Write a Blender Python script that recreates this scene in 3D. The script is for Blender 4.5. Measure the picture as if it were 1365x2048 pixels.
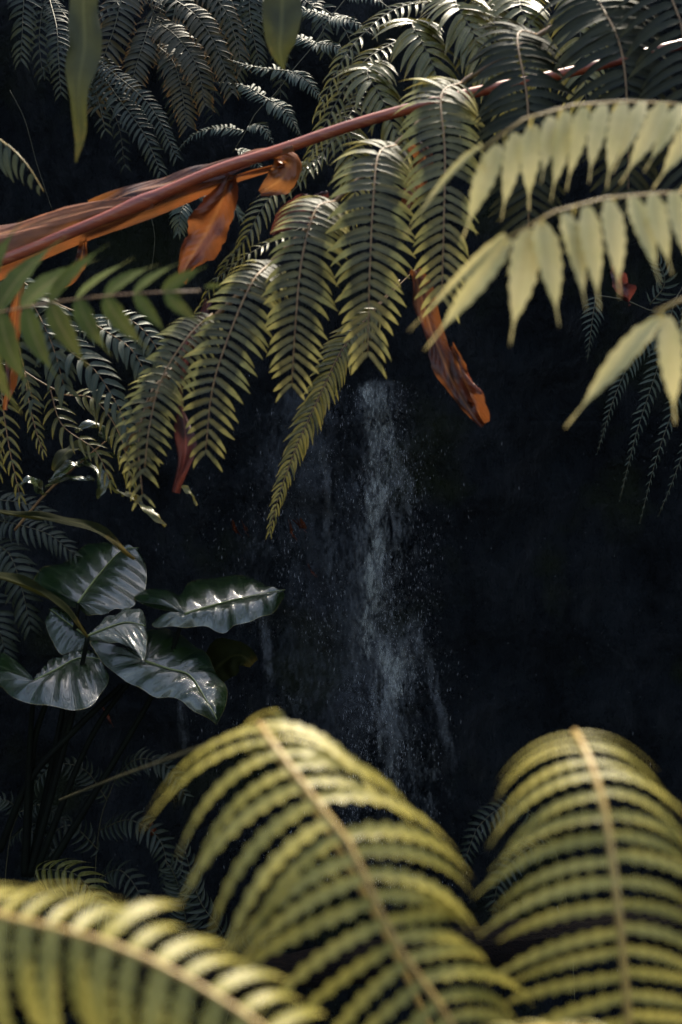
import bpy, math, random
from mathutils import Vector, Matrix, noise
random.seed(7)
R = math.radians
C = bpy.context.scene.collection
SC = bpy.context.scene
for o in list(bpy.data.objects): bpy.data.objects.remove(o)

# ------------------------------------------------------------------ camera
CAM = Vector((0, 0, 1.6))
cd = bpy.data.cameras.new('camera'); cam = bpy.data.objects.new('camera', cd); C.objects.link(cam)
cam.location = CAM; cam.rotation_euler = (R(90), 0, 0)
cd.sensor_fit = 'VERTICAL'; cd.sensor_height = 36; cd.lens = 50
cd.clip_start = 0.05; cd.clip_end = 500
cd.dof.use_dof = True; cd.dof.focus_distance = 4.1; cd.dof.aperture_fstop = 3.5; cd.dof.aperture_blades = 7
SC.camera = cam

# ------------------------------------------------------------------ light
SUN_EL, SUN_AZ = 66, 28          # elevation; azimuth from +Y towards +X
w = bpy.data.worlds.new('World'); SC.world = w; w.use_nodes = True
nt = w.node_tree; bg = nt.nodes['Background']
sky = nt.nodes.new('ShaderNodeTexSky'); sky.sky_type = 'NISHITA'; sky.sun_disc = False
sky.sun_elevation = R(SUN_EL); sky.sun_rotation = R(SUN_AZ); sky.air_density = 1.0; sky.dust_density = 2.0
hs = nt.nodes.new('ShaderNodeHueSaturation'); hs.inputs['Saturation'].default_value = .8   # thin cloud greys the blue
nt.links.new(sky.outputs[0], hs.inputs['Color']); nt.links.new(hs.outputs[0], bg.inputs[0]); bg.inputs[1].default_value = 0.09
sd = bpy.data.lights.new('sun', 'SUN'); sun = bpy.data.objects.new('sun', sd); C.objects.link(sun)
sd.energy = 4.0; sd.angle = R(0.5); sd.color = (1.0, .90, .72)
sdir = Vector((math.sin(R(SUN_AZ)) * math.cos(R(SUN_EL)), math.cos(R(SUN_AZ)) * math.cos(R(SUN_EL)), math.sin(R(SUN_EL))))
sun.rotation_euler = sdir.to_track_quat('Z', 'Y').to_euler(); sun.location = (0, 0, 9)
sd.angle = R(12); sd.energy = 2.6
SC.view_settings.view_transform = 'Standard'; SC.view_settings.look = 'None'
SC.view_settings.exposure = 2.15; SC.view_settings.gamma = 1.0; SC.view_settings.use_curve_mapping = False
SC.cycles.max_bounces = 6; SC.cycles.transparent_max_bounces = 12

# ------------------------------------------------------------------ helpers
PX = 0.48 / 1365
def P(px, py, Y): return Vector(((px - 682.5) * PX * Y, Y, CAM.z - (py - 1024) * PX * Y))
def PP(l): return [P(*p) for p in l]
def onplane(px, py, p0, n):
    d = P(px, py, 1.0) - CAM
    return CAM + d * ((p0 - CAM).dot(n) / d.dot(n))
WL = {}
def wl(o): return WL.get(o.name, Vector((0, 0, 0))) if o else Vector((0, 0, 0))
def empty(name, loc):
    o = bpy.data.objects.new(name, None); C.objects.link(o); o.location = loc; WL[o.name] = Vector(loc)
    o.empty_display_size = .05
    return o
def tag(o, label=None, cat=None, group=None, kind=None):
    if label: o['label'] = label
    if cat: o['category'] = cat
    if group: o['group'] = group
    if kind: o['kind'] = kind
    return o
def link(name, me, loc, parent):
    o = bpy.data.objects.new(name, me); C.objects.link(o)
    o.location = Vector(loc) - wl(parent); o.parent = parent; WL[o.name] = Vector(loc)
    return o
def mesh(name, V, F, mat, UV=None, smooth=True):
    me = bpy.data.meshes.new(name); me.from_pydata([tuple(v) for v in V], [], F)
    if UV:
        l = me.uv_layers.new(name='UVMap'); idx = [0] * len(me.loops); me.loops.foreach_get('vertex_index', idx)
        fl = []
        for i in idx: fl += [UV[i][0], UV[i][1]]
        l.data.foreach_set('uv', fl)
    if smooth: me.polygons.foreach_set('use_smooth', [True] * len(me.polygons))
    me.materials.append(mat); me.update()
    return me
def obj(name, V, F, mat, parent=None, loc=None, UV=None, smooth=True):
    loc = Vector(loc) if loc is not None else Vector(V[0])
    return link(name, mesh(name, [Vector(v) - loc for v in V], F, mat, UV, smooth), loc, parent)
def spline(pts, n):
    pts = [Vector(p) for p in pts]
    if len(pts) == 2: return [pts[0].lerp(pts[1], i / (n - 1)) for i in range(n)]
    q = [pts[0] * 2 - pts[1]] + pts + [pts[-1] * 2 - pts[-2]]
    dense = []
    for k in range(1, len(q) - 2):
        for j in range(16):
            t = j / 16; a, b, c, d = q[k - 1], q[k], q[k + 1], q[k + 2]
            dense.append(.5 * ((2 * b) + (c - a) * t + (2 * a - 5 * b + 4 * c - d) * t * t + (3 * b - a - 3 * c + d) * t ** 3))
    dense.append(pts[-1])
    acc = [0]
    for i in range(1, len(dense)): acc.append(acc[-1] + (dense[i] - dense[i - 1]).length)
    out = []; j = 0
    for i in range(n):
        s = acc[-1] * i / (n - 1)
        while j < len(acc) - 2 and acc[j + 1] < s: j += 1
        f = (s - acc[j]) / max(1e-9, acc[j + 1] - acc[j]); out.append(dense[j].lerp(dense[j + 1], min(1, f)))
    return out
def lerpl(l, t):
    if not isinstance(l, (list, tuple)): return l
    x = t * (len(l) - 1); i = min(len(l) - 2, int(x)); return l[i] + (l[i + 1] - l[i]) * (x - i)
def tube(pts, r0, r1, sides=6, n=None, bump=0, knots=None):
    n = n or max(8, len(pts) * 6); S = spline(pts, n); V = []; F = []; UV = []
    for i, p in enumerate(S):
        T = (S[min(n - 1, i + 1)] - S[max(0, i - 1)]).normalized()
        a = T.cross(Vector((.1, .3, 1))).normalized(); b = T.cross(a)
        t = i / (n - 1); r = r0 + (r1 - r0) * t
        if bump: r *= 1 + bump * noise.noise(p * 40)
        if knots:
            for k in knots: r *= 1 + .35 * math.exp(-((t - k) / .008) ** 2)
        for s in range(sides):
            an = 2 * math.pi * s / sides
            V.append(p + a * (r * math.cos(an)) + b * (r * math.sin(an))); UV.append((t, s / sides))
    for i in range(n - 1):
        for s in range(sides):
            s2 = (s + 1) % sides
            F.append((i * sides + s, i * sides + s2, (i + 1) * sides + s2, (i + 1) * sides + s))
    F.append(tuple(reversed(range(sides)))); F.append(tuple((n - 1) * sides + s for s in range(sides)))
    return V, F, UV

# ------------------------------------------------------------------ materials
def mat_new(name):
    m = bpy.data.materials.new(name); m.use_nodes = True; t = m.node_tree; t.nodes.clear()
    return m, t
def N(t, typ, **kw):
    n = t.nodes.new(typ)
    for k, v in kw.items():
        if k.startswith('i_'):
            key = k[2:]; n.inputs[int(key) if key.isdigit() else key].default_value = v
        else: setattr(n, k, v)
    return n
def mix(t, fac, a, b, blend='MIX'):
    n = t.nodes.new('ShaderNodeMix'); n.data_type = 'RGBA'; n.blend_type = blend
    for s, v in ((0, fac), (6, a), (7, b)):
        if isinstance(v, bpy.types.NodeSocket): t.links.new(v, n.inputs[s])
        else: n.inputs[s].default_value = (*v, 1) if isinstance(v, (tuple, list)) and len(v) == 3 else v
    return n.outputs[2]
def math_(t, op, a, b=None, clamp=False):
    n = t.nodes.new('ShaderNodeMath'); n.operation = op; n.use_clamp = clamp
    for s, v in ((0, a), (1, b)):
        if v is None: continue
        if isinstance(v, bpy.types.NodeSocket): t.links.new(v, n.inputs[s])
        else: n.inputs[s].default_value = v
    return n.outputs[0]
def ramp(t, fac, stops):
    n = t.nodes.new('ShaderNodeValToRGB'); t.links.new(fac, n.inputs[0]); e = n.color_ramp.elements
    while len(e) < len(stops): e.new(.5)
    for k, (p, c) in zip(e, stops): k.position = p; k.color = (*c, 1) if isinstance(c, tuple) else (c, c, c, 1)
    return n.outputs[0]
def leaf_mat(name, c1, c2, ctip, rough=.4, transl=.25, vein=(.3, .27, .1), tip0=.75, spec=.5, veins=26, coat=0, bumpk=.25, back=None, scale=25):
    """leaf: blotchy two-tone base, pale midvein, side veins in relief, discoloured tip"""
    m, t = mat_new(name); L = t.links
    uv = N(t, 'ShaderNodeUVMap'); uv.uv_map = 'UVMap'; sep = N(t, 'ShaderNodeSeparateXYZ'); L.new(uv.outputs[0], sep.inputs[0])
    geo = N(t, 'ShaderNodeNewGeometry'); oi = N(t, 'ShaderNodeObjectInfo')
    nz = N(t, 'ShaderNodeTexNoise', i_Scale=float(scale), i_Detail=4.0, i_Roughness=.65); L.new(geo.outputs['Position'], nz.inputs['Vector'])
    nf = N(t, 'ShaderNodeTexNoise', i_Scale=260.0, i_Detail=3.0); L.new(geo.outputs['Position'], nf.inputs['Vector'])
    f = ramp(t, math_(t, 'ADD', nz.outputs[0], math_(t, 'MULTIPLY', math_(t, 'SUBTRACT', oi.outputs['Random'], .5), .25)), [(.35, 0.0), (.65, 1.0)])
    col = mix(t, f, c1, c2)
    tip = ramp(t, math_(t, 'ADD', sep.outputs[0], math_(t, 'MULTIPLY', math_(t, 'SUBTRACT', nz.outputs[0], .5), .7)), [(tip0, 0.0), (min(1, tip0 + .22), 1.0)])
    col = mix(t, tip, col, ctip)
    av = math_(t, 'ABSOLUTE', sep.outputs[1])
    mv = ramp(t, av, [(.0, 1.0), (.16, 0.0)])
    col = mix(t, math_(t, 'MULTIPLY', mv, .6), col, vein)
    spk = ramp(t, nf.outputs[0], [(.62, 0.0), (.72, 1.0)]); col = mix(t, math_(t, 'MULTIPLY', spk, .45), col, tuple(x * .35 for x in c1))
    if back:
        col = mix(t, geo.outputs['Backfacing'], col, back)
    # side veins as relief
    ph = math_(t, 'SUBTRACT', math_(t, 'MULTIPLY', sep.outputs[0], float(veins)), math_(t, 'MULTIPLY', av, 3.0))
    wv = math_(t, 'SINE', math_(t, 'MULTIPLY', ph, 6.283))
    hgt = math_(t, 'ADD', math_(t, 'MULTIPLY', wv, .35), math_(t, 'ADD', math_(t, 'MULTIPLY', nf.outputs[0], .5), math_(t, 'MULTIPLY', nz.outputs[0], 1.2)))
    bp = N(t, 'ShaderNodeBump', i_Strength=bumpk, i_Distance=.002); L.new(hgt, bp.inputs['Height'])
    pb = N(t, 'ShaderNodeBsdfPrincipled'); L.new(col, pb.inputs['Base Color']); L.new(bp.outputs[0], pb.inputs['Normal'])
    rr = math_(t, 'ADD', math_(t, 'MULTIPLY', nz.outputs[0], .25), rough - .12); L.new(rr, pb.inputs['Roughness'])
    pb.inputs['Specular IOR Level'].default_value = spec
    if coat: pb.inputs['Coat Weight'].default_value = coat; pb.inputs['Coat Roughness'].default_value = .12
    tr = N(t, 'ShaderNodeBsdfTranslucent'); L.new(mix(t, .4, col, vein), tr.inputs[0])
    ms = N(t, 'ShaderNodeMixShader', i_0=transl); L.new(pb.outputs[0], ms.inputs[1]); L.new(tr.outputs[0], ms.inputs[2])
    out = N(t, 'ShaderNodeOutputMaterial'); L.new(ms.outputs[0], out.inputs[0])
    return m
def plain_mat(name, c1, c2, rough=.5, scale=30, stretch=(1, 1, 1), bump=.3, spec=.5, dist=.004, c3=None):
    m, t = mat_new(name); L = t.links
    geo = N(t, 'ShaderNodeNewGeometry'); mp = N(t, 'ShaderNodeMapping'); L.new(geo.outputs['Position'], mp.inputs[0]); mp.inputs['Scale'].default_value = stretch
    nz = N(t, 'ShaderNodeTexNoise', i_Scale=float(scale), i_Detail=6.0, i_Roughness=.65); L.new(mp.outputs[0], nz.inputs['Vector'])
    nf = N(t, 'ShaderNodeTexNoise', i_Scale=scale * 6.0, i_Detail=3.0); L.new(mp.outputs[0], nf.inputs['Vector'])
    col = mix(t, ramp(t, nz.outputs[0], [(.38, 0.0), (.62, 1.0)]), c1, c2)
    if c3: col = mix(t, ramp(t, nf.outputs[0], [(.55, 0.0), (.68, 1.0)]), col, c3)
    bp = N(t, 'ShaderNodeBump', i_Strength=bump, i_Distance=dist); L.new(math_(t, 'ADD', nz.outputs[0], math_(t, 'MULTIPLY', nf.outputs[0], .3)), bp.inputs['Height'])
    pb = N(t, 'ShaderNodeBsdfPrincipled'); L.new(col, pb.inputs['Base Color']); L.new(bp.outputs[0], pb.inputs['Normal'])
    L.new(math_(t, 'ADD', math_(t, 'MULTIPLY', nz.outputs[0], .3), rough - .15), pb.inputs['Roughness']); pb.inputs['Specular IOR Level'].default_value = spec
    out = N(t, 'ShaderNodeOutputMaterial'); L.new(pb.outputs[0], out.inputs[0])
    return m
M = {}
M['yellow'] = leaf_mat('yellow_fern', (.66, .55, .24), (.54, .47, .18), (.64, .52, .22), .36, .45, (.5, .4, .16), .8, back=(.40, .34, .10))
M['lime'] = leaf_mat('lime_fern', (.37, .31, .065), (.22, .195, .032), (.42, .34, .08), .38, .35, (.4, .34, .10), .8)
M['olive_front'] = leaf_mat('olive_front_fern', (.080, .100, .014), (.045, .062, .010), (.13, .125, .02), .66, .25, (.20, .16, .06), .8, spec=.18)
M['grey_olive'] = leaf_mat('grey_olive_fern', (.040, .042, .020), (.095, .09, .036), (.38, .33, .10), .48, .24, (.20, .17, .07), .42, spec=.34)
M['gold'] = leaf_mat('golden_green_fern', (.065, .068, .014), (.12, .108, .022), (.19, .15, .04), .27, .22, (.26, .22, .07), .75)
M['dark'] = leaf_mat('dark_fern', (.013, .021, .014), (.026, .034, .018), (.04, .04, .02), .46, .12, (.05, .05, .025), .85, spec=.35)  # part of the shade over the top left ferns is put into this colour
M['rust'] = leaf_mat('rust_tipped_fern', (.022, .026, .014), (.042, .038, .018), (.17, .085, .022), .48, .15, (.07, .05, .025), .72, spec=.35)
M['shaded_big'] = leaf_mat('shaded_upper_fern', (.012, .016, .010), (.024, .027, .014), (.05, .048, .02), .6, .1, (.05, .045, .02), .7, spec=.2)  # darker copy for the upper right pinnae; shade from above painted into the colour
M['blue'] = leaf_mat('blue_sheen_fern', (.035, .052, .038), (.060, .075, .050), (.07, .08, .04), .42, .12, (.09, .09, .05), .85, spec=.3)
M['strap'] = leaf_mat('strap_leaf', (.034, .038, .006), (.020, .024, .004), (.10, .07, .010), .68, .3, (.10, .10, .03), .9, veins=3, bumpk=.15)
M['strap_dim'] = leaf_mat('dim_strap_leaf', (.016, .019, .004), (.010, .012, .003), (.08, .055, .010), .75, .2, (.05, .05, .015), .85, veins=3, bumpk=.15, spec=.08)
M['rachis_tan'] = plain_mat('tan_rachis', (.34, .235, .065), (.26, .16, .04), .45, 60)
M['rachis_brown'] = plain_mat('brown_rachis', (.22, .13, .05), (.13, .07, .03), .5, 60)
M['rachis_dark'] = plain_mat('dark_rachis', (.04, .04, .018), (.07, .06, .025), .5, 60)
M['red_stem'] = plain_mat('red_brown_stalk', (.30, .062, .018), (.16, .030, .015), .36, 5, (1, 1, 8), .08, .6, .002, c3=(.30, .10, .045))
M['dry'] = leaf_mat('dry_orange_leaf', (.17, .032, .006), (.03, .007, .004), (.10, .016, .006), .38, .3, (.40, .16, .05), .9, veins=14, scale=14, bumpk=.5)
M['dry_tan'] = leaf_mat('dry_tan_sheath', (.24, .075, .018), (.035, .010, .007), (.13, .035, .014), .45, .3, (.36, .16, .05), .95, veins=4, scale=7, bumpk=.6)
M['maroon'] = leaf_mat('maroon_leaf', (.07, .014, .012), (.035, .009, .010), (.09, .02, .012), .45, .2, (.25, .07, .05), .9, scale=14)
M['gloss'] = leaf_mat('glossy_leaf', (.020, .034, .014), (.034, .046, .014), (.07, .07, .012), .26, .1, (.10, .11, .04), .85, spec=.8, coat=.5, veins=9, bumpk=.3)

# elephant-ear leaf: UV.x = vein phase, UV.y = 0 midrib .. 1 edge
def ear_mat(name, c1, c2, beads=False):
    m, t = mat_new(name); L = t.links
    uv = N(t, 'ShaderNodeUVMap'); uv.uv_map = 'UVMap'; sep = N(t, 'ShaderNodeSeparateXYZ'); L.new(uv.outputs[0], sep.inputs[0])
    geo = N(t, 'ShaderNodeNewGeometry')
    nz = N(t, 'ShaderNodeTexNoise', i_Scale=14.0, i_Detail=5.0); L.new(geo.outputs['Position'], nz.inputs['Vector'])
    mp = N(t, 'ShaderNodeMapping'); L.new(uv.outputs[0], mp.inputs[0]); mp.inputs['Scale'].default_value = (16, 9, 1)
    nr = N(t, 'ShaderNodeTexNoise', i_Scale=1.0, i_Detail=4.0, i_Distortion=1.2); L.new(mp.outputs[0], nr.inputs['Vector'])
    fr = math_(t, 'FRACT', math_(t, 'ADD', sep.outputs[0], .5)); d = math_(t, 'ABSOLUTE', math_(t, 'SUBTRACT', fr, .5))
    vn = ramp(t, d, [(.0, 1.0), (.05, 0.0)])
    col = mix(t, ramp(t, nz.outputs[0], [(.35, 0.0), (.65, 1.0)]), c1, c2)
    col = mix(t, math_(t, 'MULTIPLY', vn, .35), col, (.09, .11, .05))
    edge = ramp(t, math_(t, 'ADD', sep.outputs[1], math_(t, 'MULTIPLY', math_(t, 'SUBTRACT', nz.outputs[0], .5), .06)), [(.975, 0.0), (1.0, 1.0)])
    col = mix(t, edge, col, (.12, .10, .03))
    h = math_(t, 'ADD', math_(t, 'MULTIPLY', nr.outputs[0], 1.0), math_(t, 'MULTIPLY', vn, -.25))
    pb = N(t, 'ShaderNodeBsdfPrincipled')
    if beads:
        vo = N(t, 'ShaderNodeTexVoronoi', i_Scale=190.0); L.new(geo.outputs['Position'], vo.inputs['Vector'])
        h = math_(t, 'ADD', h, math_(t, 'MULTIPLY', ramp(t, vo.outputs[0], [(.0, 1.0), (.35, 0.0)]), 1.4))
    bp = N(t, 'ShaderNodeBump', i_Strength=.6, i_Distance=.005); L.new(h, bp.inputs['Height'])
    L.new(col, pb.inputs['Base Color']); L.new(bp.outputs[0], pb.inputs['Normal'])
    L.new(math_(t, 'ADD', math_(t, 'MULTIPLY', nz.outputs[0], .16), .03), pb.inputs['Roughness'])
    pb.inputs['Specular IOR Level'].default_value = 1.0; pb.inputs['Coat Weight'].default_value = .7; pb.inputs['Coat Roughness'].default_value = .10; pb.inputs['Coat IOR'].default_value = 1.55
    out = N(t, 'ShaderNodeOutputMaterial'); L.new(pb.outputs[0], out.inputs[0])
    return m
M['ear'] = ear_mat('elephant_ear_leaf', (.007, .020, .006), (.014, .028, .006))
M['ear_wet'] = ear_mat('beaded_elephant_ear_leaf', (.035, .052, .030), (.05, .065, .035), True)

# wet rock
def rock_mat():
    m, t = mat_new('wet_black_rock'); L = t.links
    geo = N(t, 'ShaderNodeNewGeometry')
    mp = N(t, 'ShaderNodeMapping'); L.new(geo.outputs['Position'], mp.inputs[0]); mp.inputs['Scale'].default_value = (1, 1, .45)
    nz = N(t, 'ShaderNodeTexNoise', i_Scale=5.0, i_Detail=9.0, i_Roughness=.7); L.new(mp.outputs[0], nz.inputs['Vector'])
    nf = N(t, 'ShaderNodeTexNoise', i_Scale=42.0, i_Detail=7.0, i_Roughness=.8); L.new(mp.outputs[0], nf.inputs['Vector'])
    vo = N(t, 'ShaderNodeTexVoronoi', i_Scale=26.0); L.new(mp.outputs[0], vo.inputs['Vector'])
    col = mix(t, ramp(t, nz.outputs[0], [(.35, 0.0), (.7, 1.0)]), (.001, .0025, .0035), (.016, .020, .024))
    ms = N(t, 'ShaderNodeTexNoise', i_Scale=2.3, i_Detail=5.0); L.new(geo.outputs['Position'], ms.inputs['Vector'])
    col = mix(t, ramp(t, ms.outputs[0], [(.52, 0.0), (.62, 1.0)]), col, (.012, .016, .007))
    h = math_(t, 'ADD', math_(t, 'MULTIPLY', nz.outputs[0], 2.0), math_(t, 'ADD', nf.outputs[0], math_(t, 'MULTIPLY', vo.outputs[0], .6)))
    bp = N(t, 'ShaderNodeBump', i_Strength=1.0, i_Distance=.03); L.new(h, bp.inputs['Height'])
    pb = N(t, 'ShaderNodeBsdfPrincipled'); L.new(col, pb.inputs['Base Color']); L.new(bp.outputs[0], pb.inputs['Normal'])
    L.new(ramp(t, nf.outputs[0], [(.3, .12), (.7, .5)]), pb.inputs['Roughness']); pb.inputs['Specular IOR Level'].default_value = .3
    out = N(t, 'ShaderNodeOutputMaterial'); L.new(pb.outputs[0], out.inputs[0])
    return m
M['rock'] = rock_mat()
M['soil'] = plain_mat('wet_soil', (.010, .009, .006), (.02, .017, .011), .6, 8, bump=.8, dist=.03)
M['bark'] = plain_mat('wet_bark', (.006, .004, .003), (.003, .002, .002), .8, 9, (1, 6, 6), .9, .12, .02, c3=(.012, .006, .003))

def foam_mat(name, lo, hi, col, su=9, sv=3.2, amax=.9):
    """falling water: clear where thin, white where it froths; strands stretched down the fall"""
    m, t = mat_new(name); L = t.links
    uv = N(t, 'ShaderNodeUVMap'); uv.uv_map = 'UVMap'; sep = N(t, 'ShaderNodeSeparateXYZ'); L.new(uv.outputs[0], sep.inputs[0])
    geo = N(t, 'ShaderNodeNewGeometry')
    mp = N(t, 'ShaderNodeMapping'); L.new(geo.outputs['Position'], mp.inputs[0]); mp.inputs['Scale'].default_value = (su, 2, sv)
    n1 = N(t, 'ShaderNodeTexNoise', i_Scale=1.0, i_Detail=5.0, i_Roughness=.6, i_Distortion=.5); L.new(mp.outputs[0], n1.inputs['Vector'])
    mp2 = N(t, 'ShaderNodeMapping'); L.new(geo.outputs['Position'], mp2.inputs[0]); mp2.inputs['Scale'].default_value = (120, 10, 42)
    n2 = N(t, 'ShaderNodeTexNoise', i_Scale=1.0, i_Detail=6.0, i_Roughness=.75, i_Distortion=1.2); L.new(mp2.outputs[0], n2.inputs['Vector'])
    mp3 = N(t, 'ShaderNodeMapping'); L.new(geo.outputs['Position'], mp3.inputs[0]); mp3.inputs['Scale'].default_value = (38, 6, 13)
    n3 = N(t, 'ShaderNodeTexNoise', i_Scale=1.0, i_Detail=5.0, i_Roughness=.6, i_Distortion=1.5); L.new(mp3.outputs[0], n3.inputs['Vector'])
    e = math_(t, 'MULTIPLY', math_(t, 'ABSOLUTE', math_(t, 'SUBTRACT', sep.outputs[0], .5)), 2.0)
    edge = math_(t, 'MULTIPLY', math_(t, 'MULTIPLY', e, e), .42)
    ends = math_(t, 'ADD', ramp(t, sep.outputs[1], [(.0, .5), (.05, 0.0)]), math_(t, 'MULTIPLY', ramp(t, sep.outputs[1], [(.6, 0.0), (1.0, 1.0)]), .3))
    tot = math_(t, 'ADD', math_(t, 'ADD', math_(t, 'MULTIPLY', n1.outputs[0], .75), math_(t, 'MULTIPLY', n3.outputs[0], .7)), math_(t, 'MULTIPLY', n2.outputs[0], .85))
    tot = math_(t, 'SUBTRACT', math_(t, 'SUBTRACT', tot, edge), ends)
    a = math_(t, 'MULTIPLY', ramp(t, math_(t, 'MULTIPLY', tot, .5), [(lo * .5, 0.0), (hi * .5, 1.0)]), amax)
    bp = N(t, 'ShaderNodeBump', i_Strength=.8, i_Distance=.02); L.new(n2.outputs[0], bp.inputs['Height'])
    pb = N(t, 'ShaderNodeBsdfPrincipled'); pb.inputs['Base Color'].default_value = (*col, 1); pb.inputs['Roughness'].default_value = .35
    L.new(bp.outputs[0], pb.inputs['Normal'])
    tp = N(t, 'ShaderNodeBsdfTransparent'); ms = N(t, 'ShaderNodeMixShader'); L.new(a, ms.inputs[0]); L.new(tp.outputs[0], ms.inputs[1]); L.new(pb.outputs[0], ms.inputs[2])
    out = N(t, 'ShaderNodeOutputMaterial'); L.new(ms.outputs[0], out.inputs[0])
    return m
M['foam'] = foam_mat('falling_water', .95, 1.36, (.42, .45, .45), amax=.38)
M['froth'] = foam_mat('frothing_water', 1.04, 1.28, (.62, .66, .60), 12, 5, .48)
M['veil'] = foam_mat('thin_falling_water', 1.00, 1.50, (.20, .225, .25), 5, 1.6, .38)
M['trickle'] = foam_mat('trickling_water', .98, 1.25, (.42, .45, .46), 30, 4, .16)
m, t = mat_new('water_drop'); pb = N(t, 'ShaderNodeBsdfPrincipled', i_Roughness=.15); pb.inputs['Base Color'].default_value = (.36, .37, .38, 1)
out = N(t, 'ShaderNodeOutputMaterial'); t.links.new(pb.outputs[0], out.inputs[0]); M['drop'] = m
m, t = mat_new('pool_water'); pb = N(t, 'ShaderNodeBsdfPrincipled', i_Roughness=.08); pb.inputs['Base Color'].default_value = (.006, .012, .014, 1)
nz = N(t, 'ShaderNodeTexNoise', i_Scale=18.0, i_Detail=4.0); geo = N(t, 'ShaderNodeNewGeometry'); t.links.new(geo.outputs['Position'], nz.inputs['Vector'])
bp = N(t, 'ShaderNodeBump', i_Strength=.6, i_Distance=.02); t.links.new(nz.outputs[0], bp.inputs['Height']); t.links.new(bp.outputs[0], pb.inputs['Normal'])
out = N(t, 'ShaderNodeOutputMaterial'); t.links.new(pb.outputs[0], out.inputs[0]); M['pool'] = m

# ------------------------------------------------------------------ large structure
def grid(nu, nv, f):
    V = []; UV = []
    for j in range(nv):
        for i in range(nu):
            u, v = i / (nu - 1), j / (nv - 1); V.append(f(u, v)); UV.append((u, v))
    F = [(j * nu + i, j * nu + i + 1, (j + 1) * nu + i + 1, (j + 1) * nu + i) for j in range(nv - 1) for i in range(nu - 1)]
    return V, F, UV
def fbm(p, o=5):
    s = 0; a = 1
    for _ in range(o): s += a * noise.noise(p); p = p * 2.03; a *= .5
    return s
def rock_off(x, z):
    a = fbm(Vector((x * 1.1, z * .8, 3.1))) * .16
    c = noise.noise(Vector((x * 2.4, z * 4.2, 9))); led = (abs(c)) * -.10
    f = .035 * fbm(Vector((x * 5, z * 6, 5)), 3) + .03 * max(0, noise.noise(Vector((x * 1.7, z * 7, 2))))
    return a + led + f
def wall_prof(z):        # back wall depth at height z; unseen rim shaped for sun and sky
    pts = [(-1.2, 4.62), (0, 4.72), (1.6, 4.80), (2.8, 4.78), (3.4, 4.66), (3.9, 4.6), (4.2, 4.75), (4.7, 5.6), (5.4, 7.5), (8, 12)]
    for (a, b), (c, d) in zip(pts, pts[1:]):
        if z <= c: f = (z - a) / (c - a); f = f * f * (3 - 2 * f); return b + (d - b) * f
    return pts[-1][1]
def rock_f(u, v):
    s = (u - .5) * 14; z = -1.2 + v * 6.6           # s = run along a horseshoe: back wall, then both flanks come forward, added unseen to block side skylight
    if abs(s) < 2.4: x, dy = s, 0
    else:
        e = abs(s) - 2.4; a = min(e / 1.3, 1.35); x = math.copysign(2.4 + math.sin(a) * 1.0 + max(0, e - 1.75) * .12, s); dy = -(1 - math.cos(a)) * 1.0 - max(0, e - 1.75) * .97
    y = wall_prof(z) + dy * 1.0
    o = rock_off(s, z)
    if abs(s) > 2.4: x -= math.copysign(o + (4.75 - wall_prof(z)) * .4, s)
    return Vector((x, y - o * (1 if abs(s) < 2.8 else .3), z))
V, F, UV = grid(420, 260, rock_f)
cl = obj('rock_cliff', V, F, M['rock'], loc=(0, 4.7, 0), UV=UV); tag(cl, 'dark wet rock face behind the waterfall', kind='structure')
def rock_y(x, z): return wall_prof(z) - rock_off(x, z)
V, F, UV = grid(90, 90, lambda u, v: Vector(((u - .5) * (abs(u - .5) * 2) ** 3 * 400 + (u - .5) * 12, (v - .5) * (abs(v - .5) * 2) ** 3 * 400 + (v - .5) * 12,
     -.62 + .10 * fbm(Vector((u * 40, v * 40, 2))))))
tag(obj('ground', V, F, M['soil'], loc=(0, 0, -.6), UV=UV), 'dark wet soil at the foot of the fall', kind='structure')
def pool_f(u, v):
    return Vector((-1.9 + 4.0 * u, 2.9 + 1.95 * v, -.30 + .006 * noise.noise(Vector((u * 30, v * 20, 1)))))
V, F, UV = grid(60, 30, pool_f)
tag(obj('pool', V, F, M['pool'], UV=UV, loc=(0, 3.8, -.3)), 'dark plunge pool under the waterfall', kind='structure')

# falling water
def fall(name, rows, mat, off, label, n=60):
    """rows: (py, left px, right px) down the fall, at the rock's own depth"""
    def f(u, v):
        x = v * (len(rows) - 1); i = min(len(rows) - 2, int(x)); k = x - i
        py, a, b = [rows[i][q] + (rows[i + 1][q] - rows[i][q]) * k for q in range(3)]
        p = P(a + (b - a) * u, py, 4.6); Yr = rock_y(p.x, p.z) - off - .03 * noise.noise(Vector((p.x * 14, p.z * 2.5, off * 50)))
        return Vector((p.x, Yr, p.z))
    V, F, UV = grid(28, n, f); return tag(obj(name, V, F, mat, UV=UV), label, kind='structure')
fall('waterfall', [(735, 690, 810), (800, 705, 830), (900, 700, 850), (1050, 680, 860), (1200, 665, 860), (1350, 655, 885), (1500, 660, 915), (1680, 680, 950), (1960, 700, 980)], M['foam'], .07, 'white frothy waterfall down the dark rock')
fall('waterfall', [(735, 695, 775), (800, 705, 820), (880, 715, 815), (960, 725, 795), (1060, 715, 790), (1160, 705, 790), (1280, 690, 800), (1330, 715, 865), (1420, 735, 820), (1480, 715, 815), (1600, 745, 840), (1700, 745, 855), (1900, 750, 880)], M['froth'], .10, 'brightest froth down the middle of the waterfall')
fall('waterfall_veil', [(735, 500, 860), (900, 400, 920), (1100, 360, 950), (1300, 360, 980), (1600, 400, 1000), (1960, 450, 1020)], M['veil'], .04, 'thin veil of water around the waterfall')
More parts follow.
